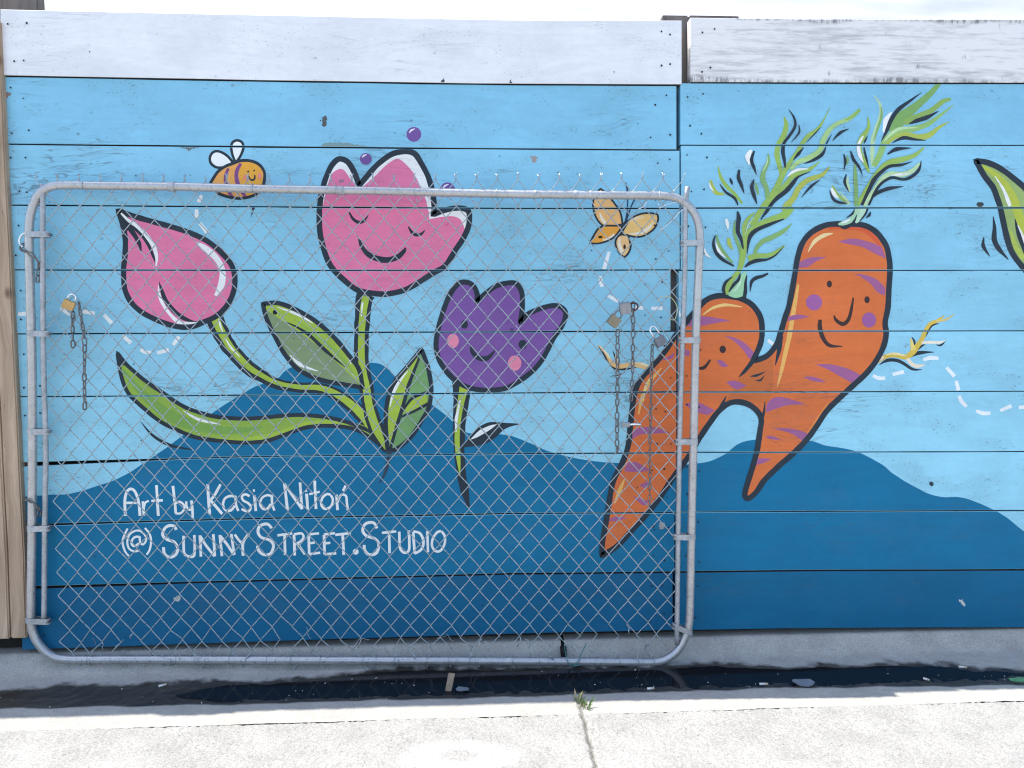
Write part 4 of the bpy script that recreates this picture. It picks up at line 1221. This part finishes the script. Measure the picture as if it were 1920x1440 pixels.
def sleeve(pxa, pya, pxb, pyb, r=PR + 0.0022):
    a, b = gp_(pxa, pya), gp_(pxb, pyb)
    pts = [a + (b - a) * t for t in (0, .05, .95, 1)]
    link('pipe_sleeve', mesh('pipe_sleeve', *tube(pts, r, 16, radii=[r * .97, r, r, r * .97]), M_galv2, True), gate)
sleeve(317, 350, 329, 350.2)
sleeve(640 - 6, 357, 640 + 6, 357.2, PR + .001)
sleeve(1001, 364.5, 1007, 364.6, PR + .001)
sleeve(366, 1236.6, 376, 1236.6, PR + .0012)
sleeve(1076, 365.5, 1084, 365.5, PR + .001)

LB = [(80, 346), (80, 510), (82, 700), (86, 845), (84, 970), (83, 1130), (82, 1168)]
RB = [(1289, 350), (1285, 385), (1284, 510), (1279, 660), (1275, 795), (1272, 970), (1270, 1130), (1269, 1208)]
for ln in (LB, RB):
    link('tension_bar', mesh('tension_bar', *tube([gp_(p.x, p.y, 0.002) for p, _ in cr([(x, y, False) for x, y in ln], False, 20)], 0.0082, 10), M_galv2, True), gate)

def band(px0, px1, py, tilt=0):
    a, b = gp_(px0, py, 0), gp_(px1, py + tilt, 0.001)
    ux = (b - a).normalized()
    L = (b - a).length
    ra, rb = PR + 0.0018, 0.0105
    ring = []
    for k in range(9):
        an = math.pi / 2 + math.pi * k / 8
        ring.append(a + ux * (ra * math.cos(an)) - Vector((0, 1, 0)) * (ra * math.sin(an)))
    for k in range(7):
        an = -math.pi / 2 + math.pi * k / 6
        ring.append(b + ux * (rb * math.cos(an) + 0.004) - Vector((0, 1, 0)) * (rb * math.sin(an)))
    h, t = 0.0092, 0.0016
    n = len(ring)
    cen = (a + b) / 2
    V, F = [], []
    for p in ring:
        o = (p - cen); o.z = 0
        pin = p - o.normalized() * t
        V += [p + Vector((0, 0, h)), p - Vector((0, 0, h)), pin - Vector((0, 0, h)), pin + Vector((0, 0, h))]
    for i in range(n):
        j = (i + 1) % n
        for k in range(4):
            F.append((i * 4 + k, i * 4 + (k + 1) % 4, j * 4 + (k + 1) % 4, j * 4 + k))
    bo = link('tension_band', mesh('tension_band', V, F, M_galv2), gate)
    # bolt through the ears
    q = b + ux * 0.012 * (1 if px1 > px0 else 1)
    pts = [q - Vector((0, 0.014, 0)), q + Vector((0, 0.010, 0))]
    v1 = tube(pts, 0.0045, 6)
    link('bolt', mesh('bolt', *v1, M_locko), bo, loc=-wloc(bo))
for py, t in ((440, 0), (625, 1), (809, 0), (990, 0), (1162, 2)):
    band(57 + (3 if 600 < py < 1100 else 0), 86, py, t)
for py, t in ((456, 0), (638, 0), (828, 0), (1006, 0), (1183, -8)):
    xx = interp_l([(456, 1312), (638, 1305), (828, 1300), (1006, 1296), (1200, 1290)], py)
    xb = interp_l([(456, 1284), (638, 1280), (828, 1274), (1006, 1270), (1200, 1268)], py)
    band(xx, xb, py, t)

# the fabric: one zigzag wire per diamond column, each hooked into its neighbours
WR = 0.0017
XA, XB = gp_(87, 700).x, gp_(1276, 700).x
HALF = gp_(969, 700).x - gp_(950, 700).x - 0.0003     # half diamond width
NW = int((XB - XA) / HALF)
HALF = (XB - XA) / NW
ZT = gp_(700, 339).z
ROWH = gp_(700, 700).z - gp_(700, 722.7).z
NR = 40
wr = random.Random(11)
def gate_y(x, z):
    px, py = project((x, -0.06, z))
    return -gd(px, py)
def jitter(x, z, i):
    a = 0.0022
    bot = max(0.0, (i - (NR - 4)) / 4.0)
    return (a * noise.noise(Vector((x * 3, z * 3, 1))) + bot * 0.020 * noise.noise(Vector((x * 16, z * 16, 9))),
            a * 1.2 * noise.noise(Vector((x * 3, z * 3, 6))) + bot * 0.018 * noise.noise(Vector((x * 16, z * 16, 14))))
for k in range(NW):
    pts = []
    last = NR - wr.choice((0, 0, 0, 0, 1, 1, 2)) + (1 if wr.random() < .4 else 0)
    for i in range(last):
        hi = (i + k) % 2
        x = XA + (k + hi) * HALF
        z = ZT - i * ROWH
        jx, jz = jitter(x, z, i)
        x += jx
        z += jz
        sg = 1 if hi else -1
        x2 = x + sg * 0.0011
        y = gate_y(x, z)
        w_ = 0.0022
        if i == 0:
            # twisted barb sticking up over the top pipe (only the pair that meets at this node)
            if hi or True:
                tw = wr.uniform(0.016, 0.024)
                lean = wr.uniform(-.003, .003)
                tip = [(x2 + sg * 0.003 + lean, y - w_ * sg, z + tw + wr.uniform(0, .004)), (x2 - sg * 0.0015 + lean * .6, y + w_ * sg * .6, z + tw * 0.66), (x2 + sg * 0.0012, y - w_ * sg * .6, z + tw * 0.36), (x2 - sg * .0005, y + w_ * sg * .5, z + tw * .12)]
                pts += tip
            continue
        pts.append((x2 - sg * 0.0035, y - w_ * sg * 0.8, z + 0.0040))
        pts.append((x2, y, z))
        pts.append((x2 - sg * 0.0035, y + w_ * sg * 0.8, z - 0.0040))
    # frayed lower end
    x, y, z = pts[-1]
    e = wr.random()
    if e < 0.45:
        for s in range(3):
            x += wr.uniform(-.012, .012)
            z -= wr.uniform(0.006, .013)
            y -= wr.uniform(-.002, .006)
            pts.append((x, y, z))
    elif e < 0.57:      # wrapped round the bottom pipe
        pb = gp_(*project((x, y, z))[:1], 1238)
        pts.append(((x + pb.x) / 2 + wr.uniform(-.012, .012), (y + pb.y) / 2, (z + pb.z) / 2))
        for an in (60, 110, 160, 210, 270):
            q = math.radians(an)
            pts.append((pb.x + (an - 60) * 0.0001 * wr.uniform(-1, 1), pb.y - math.sin(q) * (PR + .003) * 1.0, pb.z + math.cos(q) * (PR + .003)))
    link('wire', mesh('wire', *tube(pts, WR, 5), M_wire, True), gate)

def tie(px, py, vertical=False, r=0.0011, tail=0.014):
    c0 = gp_(px, py)
    pts = []
    R_ = PR + 0.0016
    for k in range(12):
        an = -0.4 * math.pi + 2 * math.pi * 0.95 * k / 11
        pts.append(c0 + Vector((0.0005 * k + wr.uniform(-.0006, .0006), -math.cos(an) * R_, math.sin(an) * R_)))
    pts.append(pts[-1] + Vector((wr.uniform(-.008, .008), -0.003, -tail)))
    pts.append(pts[-1] + Vector((wr.uniform(-.008, .008), 0.002, -tail * .7)))
    return link('tie_wire', mesh('tie_wire', *tube(pts, r, 5), M_bright if px > 1000 and py < 500 else M_wire, True), gate)  # upper right ties brighter: sunlight put into the metal colour
for px in (157, 474, 630, 776, 930, 1105, 1234):
    tie(px, interp_l([(100, 348), (330, 350), (720, 358.5), (960, 364), (1300, 367)], px))
for px in (165, 225, 330, 385, 430, 500, 545, 600, 680, 705, 800, 840, 880, 960, 1010, 1085, 1160, 1225):
    tie(px, 1237.5, tail=wr.uniform(0.004, .015))
# loose broken ends at the bottom and at the top right corner
for k in range(34):
    px = wr.uniform(100, 1255)
    p0 = gp_(px, wr.uniform(1195, 1228), wr.uniform(-.006, .012))
    pts = [p0]
    d = Vector((wr.uniform(-1, 1), wr.uniform(-.5, .5), wr.uniform(-1, .5))).normalized()
    for s in range(4):
        d = (d + Vector((wr.uniform(-.6, .6), wr.uniform(-.3, .3), wr.uniform(-.6, .6)))).normalized()
        pts.append(pts[-1] + d * wr.uniform(0.006, .012))
    link('broken_wire', mesh('broken_wire', *tube(pts, 0.0011, 4), M_wire, True), gate)
for s in ('1288,392 1276,396 1262,412', '1262,412 1248,424 1238,432', '1276,378 1262,380 1250,384 1236,390', '1214,376 1206,388 1196,392'):
    pts = [gp_(p.x, p.y, 0.006) for p, _ in cr(parse(s, AB), False, 6)]
    link('broken_wire', mesh('broken_wire', *tube(pts, 0.0014, 5), M_bright, True), gate)  # corner ends take the brighter metal, sun painted into the colour
# loop of thin yellow wire and the teal wire on the bottom pipe
M_ywire = plain('yellow_wire', (0.50, 0.50, 0.28), 0.5)
pts = [gp_(p.x, p.y, 0.006) for p, _ in cr(parse('1232,566 1240,557 1254,556 1264,564 1270,578 1268,592 1264,600 1254,597', AB), False, 4)]
tag(link('wire_loop', mesh('wire_loop', *tube(pts, 0.0014, 5), M_ywire, True)), 'thin yellowish wire loop hooked in the mesh beside the seam', 'wire')
M_teal = plain('teal_wire', (0.05, 0.20, 0.20), 0.5)
pts = [gp_(p.x, p.y, 0.006 if p.y < 1230 else 0.019) for p, _ in cr(parse('1058,1208 1061,1228 1066,1243 1074,1249 1090,1246', AB), False, 4)]
pt2 = [gp_(p.x, p.y, 0.006 if p.y < 1230 else 0.019) for p, _ in cr(parse('1100,1206 1092,1222 1084,1240 1076,1248', AB), False, 4)]
tag(link('wire_tie', mesh('wire_tie', *merge([tube(pts, 0.0016, 5), tube(pt2, 0.0016, 5)]), M_teal, True)), 'teal coated wire twisted round the bottom pipe', 'wire')

# ------------------------------------------------------------------ chains and padlocks on the mesh
def link_mesh(L=0.028, W=0.016, r=0.0025):
    pts = []
    h = L / 2 - W / 2
    for k in range(7):
        an = math.pi * k / 6
        pts.append((math.cos(an) * (W / 2 - r), 0, h + math.sin(an) * (W / 2 - r)))
    for k in range(7):
        an = math.pi + math.pi * k / 6
        pts.append((math.cos(an) * (W / 2 - r), 0, -h + math.sin(an) * (W / 2 - r)))
    return mesh('link', *tube(pts, r, 6, True), M_chain, True)
LM = link_mesh()
def chain(pix, off, label, twist=0.35, group='chains hanging on the gate', pitch=0.0222, sc=1.0):
    P3 = [gp_(x, y, off + (o if o else 0)) for x, y, *o2 in pix for o in [o2[0] if o2 else 0]]
    t = tag(empty('chain', P3[0]), label, 'chain', group)
    # resample
    ds = [0]
    for a, b in zip(P3, P3[1:]):
        ds.append(ds[-1] + (b - a).length)
    n = max(2, int(ds[-1] / (pitch * sc)))
    ctr = []
    for i in range(n + 1):
        s = ds[-1] * i / n
        for j in range(len(P3) - 1):
            if s <= ds[j + 1] + 1e-9:
                break
        f = (s - ds[j]) / max(1e-9, ds[j + 1] - ds[j])
        ctr.append(P3[j] + (P3[j + 1] - P3[j]) * f)
    for i in range(n):
        a, b = ctr[i], ctr[i + 1]
        o = bpy.data.objects.new('link', LM)
        COL.objects.link(o)
        o.parent = t
        o.location = (a + b) / 2 - P3[0]
        q = (a - b).to_track_quat('Z', 'Y')
        rz = (0 if i % 2 == 0 else math.radians(78)) + random.uniform(-twist, twist)
        o.rotation_mode = 'QUATERNION'
        o.rotation_quaternion = q @ Matrix.Rotation(rz, 3, 'Z').to_quaternion()
        o.scale = (sc, sc, sc)
    return t

def padlock(px, py, off, ang, w, h, body, shmat, label, open_=False, sh=0.022, th=0.014):
    c0 = gp_(px, py, off)
    t = tag(empty('padlock', c0), label, 'padlock', 'padlocks hanging on the gate')
    rot = Matrix.Rotation(math.radians(ang), 3, 'Y') @ Matrix.Rotation(math.radians(12), 3, 'Z')
    V, F = boxvf((0, 0, 0), (w, th, h), 0.0028, rot)
    b = link('body', mesh('body', V, F, body, True), t, loc=(0, 0, 0))
    V, F = [], []
    lay_ = [boxvf(rot @ Vector((0, 0, -h / 2 + h * (i + .5) / 5)), (w + 0.0012, th + 0.0012, h / 5 - 0.0016), 0.0006, rot) for i in range(5)]
    link('laminate', mesh('laminate', *merge(lay_), body), b, loc=(0, 0, 0))
    pts = []
    rr = w * 0.32
    off2 = Vector((0, 0, 0.008 if open_ else 0))
    pts.append(Vector((-rr, 0, h / 2 - 0.004 if not open_ else h / 2 + .006)))
    for k in range(11):
        an = math.pi - math.pi * k / 10
        pts.append(Vector((rr * math.cos(an), 0, h / 2 + sh - rr + rr * math.sin(an))) + off2)
    pts.append(Vector((rr, 0, h / 2 - 0.004)))
    link('shackle', mesh('shackle', *tube([rot @ p for p in pts], 0.0027, 8), shmat, True), t, loc=(0, 0, 0))
    V, F = tube([rot @ Vector((0, 0, -h / 2 - 0.0008)), rot @ Vector((0, 0, -h / 2 + .001))], 0.0045, 10)
    link('keyway', mesh('keyway', V, F, M_locko), b, loc=(0, 0, 0))
    return t

padlock(129, 572, 0.014, 25, 0.034, 0.029, M_brass, M_bright, 'small brass padlock hanging near the left end of the gate', sh=0.022)
padlock(1172, 578, 0.016, 80, 0.036, 0.036, M_lock, M_rusty, 'grey padlock lying sideways with a dark rusty shackle', sh=0.024)
padlock(1151, 602, 0.017, 36, 0.036, 0.034, M_brassold, M_locko, 'tarnished brass padlock tilted below the sideways grey one', sh=0.022)
padlock(1238, 640, 0.016, -32, 0.036, 0.030, M_locko, M_bright, 'dark padlock with a bright open shackle beside the gate\'s right bar', sh=0.040, open_=False)
chain([(137, 584), (136, 618), (137, 652)], 0.010, 'short rusty chain of few links under the brass padlock')
chain([(147, 566), (153, 600), (159, 640), (158, 700), (159, 768)], 0.011, 'long thin chain hanging right of the brass padlock')
chain([(1158, 618), (1158, 700), (1157, 780), (1157, 850)], 0.012, 'chain below the tarnished padlock, leftmost of the three at the right')
chain([(1187, 566), (1187, 640), (1186, 700), (1183, 752)], 0.013, 'dark chain through the sideways padlock, middle of the three')
chain([(1223, 646), (1221, 720), (1219, 830), (1218, 950)], 0.006, 'thin dark chain below the padlock with the open shackle, rightmost', sc=0.85)
chain([(44, 456), (38, 468), (46, 470, .018), (58, 476, .022), (70, 484, .014), (74, 498, .004), (71, 515), (70, 530)], 0.004, 'short chain slung round the left gate upright, upper one', sc=0.9)
chain([(46, 936), (55, 938, .02), (66, 944, .02), (74, 952, .01), (73, 968)], 0.004, 'short chain slung round the left gate upright, lower one', sc=0.9)
pts = [gp_(p.x, p.y, 0.008) for p, _ in cr(parse('50,436 40,441 36,452 40,461 44,463', AB), False, 3)]
tag(link('steel_hook', mesh('steel_hook', *tube(pts, 0.003, 8), M_bright, True)), 'bright steel hook beside the upper left band of the gate', 'hook')
lt = tag(empty('gate_latch', gp_(1180, 796, .014)), 'small grey bolt latch stuck in the mesh over the carrot', 'latch')
link('body', mesh('body', *boxvf((-0.012, 0, 0), (0.026, 0.012, 0.017), 0.002), M_lock, True), lt, loc=(0, 0, 0))
link('bolt', mesh('bolt', *tube([(0.0, -0.002, 0), (0.022, -0.003, 0.001), (0.038, -0.003, 0.0005)], 0.004, 8), M_bright, True), lt, loc=(0, 0, 0))

# ------------------------------------------------------------------ litter in the gutter
M_paper = plain('cigarette_paper', (0.62, 0.60, 0.55), 0.7)
M_filter = plain('cigarette_filter', (0.50, 0.40, 0.26), 0.7)
def ground_z(x, y):
    return prof(-y) if -y < KERB_D else road_z(-y)
def butt(px, py, ang, L, label, r=0.0038):
    p = gz(px, py, 0.006)
    p.z = ground_z(p.x, p.y) + 0.0042 + r * .6
    t = tag(empty('cigarette_butt', p), label, 'litter', 'cigarette butts in the gutter')
    d = Vector((math.cos(ang), math.sin(ang), 0.03))
    link('paper', mesh('paper', *tube([d * (-L / 2), d * (-L / 6), d * (L / 6)], r, 8, radii=[r * 1.05, r, r]), M_paper, True), t, loc=(0, 0, 0))
    link('filter', mesh('filter', *tube([d * (L / 6), d * (L / 2)], r, 8, radii=[r, r * .85]), M_filter, True), t, loc=(0, 0, 0))
butt(305, 1285, 0.5, 0.024, 'white cigarette butt at the left, under the gate')
butt(1220, 1294, 0.1, 0.022, 'white cigarette butt at the front edge of the water below the gate corner')
butt(1432, 1285, -0.1, 0.026, 'thin cigarette butt right of the gate in the water')
butt(1805, 1251, -0.35, 0.024, 'cigarette butt at the back edge of the wet band, far right')
butt(1737, 1276, -0.9, 0.018, 'short crumpled butt in the dark water near the right edge')

def flake(name, px, py, w, d, h, mat, label, cat, rot=0.0, seed=1, lift=0.004):
    p = gz(px, py, 0.006)
    p.z = ground_z(p.x, p.y) + lift
    rr = random.Random(seed)
    n = 9
    bm = bmesh.new()
    top, bot = [], []
    for k in range(n):
        an = 2 * math.pi * k / n
        f = rr.uniform(.7, 1.1)
        x, y = math.cos(an) * w / 2 * f, math.sin(an) * d / 2 * f
        x, y = x * math.cos(rot) - y * math.sin(rot), x * math.sin(rot) + y * math.cos(rot)
        z = rr.uniform(.2, 1) * h
        top.append(bm.verts.new((x, y, z + 0.0015)))
        bot.append(bm.verts.new((x, y, z * 0.4)))
    ct_, cb_ = bm.verts.new((0, 0, h * .6 + .0015)), bm.verts.new((0, 0, 0))
    for k in range(n):
        j = (k + 1) % n
        bm.faces.new((top[k], top[j], ct_))
        bm.faces.new((bot[j], bot[k], cb_))
        bm.faces.new((top[k], bot[k], bot[j], top[j]))
    me = bpy.data.meshes.new(name)
    bm.to_mesh(me)
    bm.free()
    me.materials.append(mat)
    o = link(name, me, loc=p)
    return tag(o, label, cat)
M_plast = plain('grey_plastic', (0.16, 0.18, 0.21), 0.3)
M_leafg = plain('fallen_green_leaf', (0.10, 0.26, 0.12), 0.5)
V, F = boxvf((0, 0, 0), (0.021, 0.014, 0.056), 0.003, Matrix.Rotation(0.22, 3, 'Y') @ Matrix.Rotation(-0.5, 3, 'X'))
pc = gz(844, 1291, 0.004)
pc.z = 0.024
V = [Vector(v) + Vector((0.002 * noise.noise(Vector(v) * 150), 0, 0.002 * noise.noise(Vector(v) * 120))) for v in V]
tag(link('wood_chip', mesh('wood_chip', V, F, rawwood('bark_wood', (0.20, 0.14, 0.09), (0.34, 0.26, 0.19), 2, False)), loc=pc), 'splinter of brown wood standing in the gutter water', 'wood chip')
flake('plastic_wrapper', 868, 1294, 0.046, 0.030, 0.006, M_plast, 'grey plastic scrap beside the wood splinter in the gutter', 'litter', 0.1, 4)
flake('plastic_wrapper', 1507, 1283, 0.078, 0.050, 0.010, M_plast, 'crumpled grey plastic wrapper in the water right of the gate', 'litter', -0.1, 9)
flake('fallen_leaf', 1912, 1279, 0.060, 0.034, 0.004, M_leafg, 'green leaf lying in the gutter at the right edge', 'leaf', -0.2, 5)
# crumbs of dirt and paper
parts = []
dr = random.Random(5)
for k in range(60):
    px = dr.uniform(0, 1920)
    py = dr.uniform(wet_back(px) + 2, wet_front(px) - 1)
    p = gz(px, py, 0.006)
    p.z = ground_z(p.x, p.y) + 0.0045
    s = dr.choice((0.001, 0.0012, 0.0016, 0.0026))
    parts.append(boxvf(p, (s * dr.uniform(1, 3), s, s * .6), 0, Matrix.Rotation(dr.uniform(0, 6), 3, 'Z')))
cb = link('grit', mesh('grit', *merge(parts), M_paper))
tag(cb, 'pale crumbs and grit scattered in the wet gutter', 'grit', kind='stuff')
# weed growing in the road joint
M_weed = plain('weed_leaf', (0.085, 0.14, 0.035), 0.55, 0.3, 30)
M_dry = plain('dry_stalk', (0.30, 0.26, 0.16), 0.7, 0.3, 60)
wd = gz(1086, 1316, 0.016)
weed = tag(empty('weed', wd), 'small green weed growing from the road joint at the gutter edge', 'weed')
wr2 = random.Random(21)
for k in range(44):
    base = Vector((wr2.uniform(-.008, .010), wr2.uniform(-.06, .016), 0))
    base.x += -base.y * 0.25
    up = Vector((wr2.uniform(-.6, .6), wr2.uniform(-.4, .4), wr2.uniform(.5, 1.1))).normalized()
    L = wr2.uniform(0.010, 0.030) if k > 8 else wr2.uniform(.030, .050)
    sd_ = up.cross(Vector((wr2.uniform(-1, 1), wr2.uniform(-1, 1), .2))).normalized() * wr2.uniform(.0016, .0034)
    a, m_, b = base, base + up * L * .55 + Vector((0, 0, .001)), base + up * L + Vector((up.x, up.y, -.4)) * L * .25
    V = [a, m_ + sd_, b, m_ - sd_, m_ + Vector((0, 0, -.0006))]
    link('leaf', mesh('leaf', V, [(0, 1, 2), (0, 2, 3), (0, 4, 1), (0, 3, 4), (1, 4, 2), (3, 2, 4)], M_weed if wr2.random() > .25 else M_dry), weed, loc=(0, 0, 0))
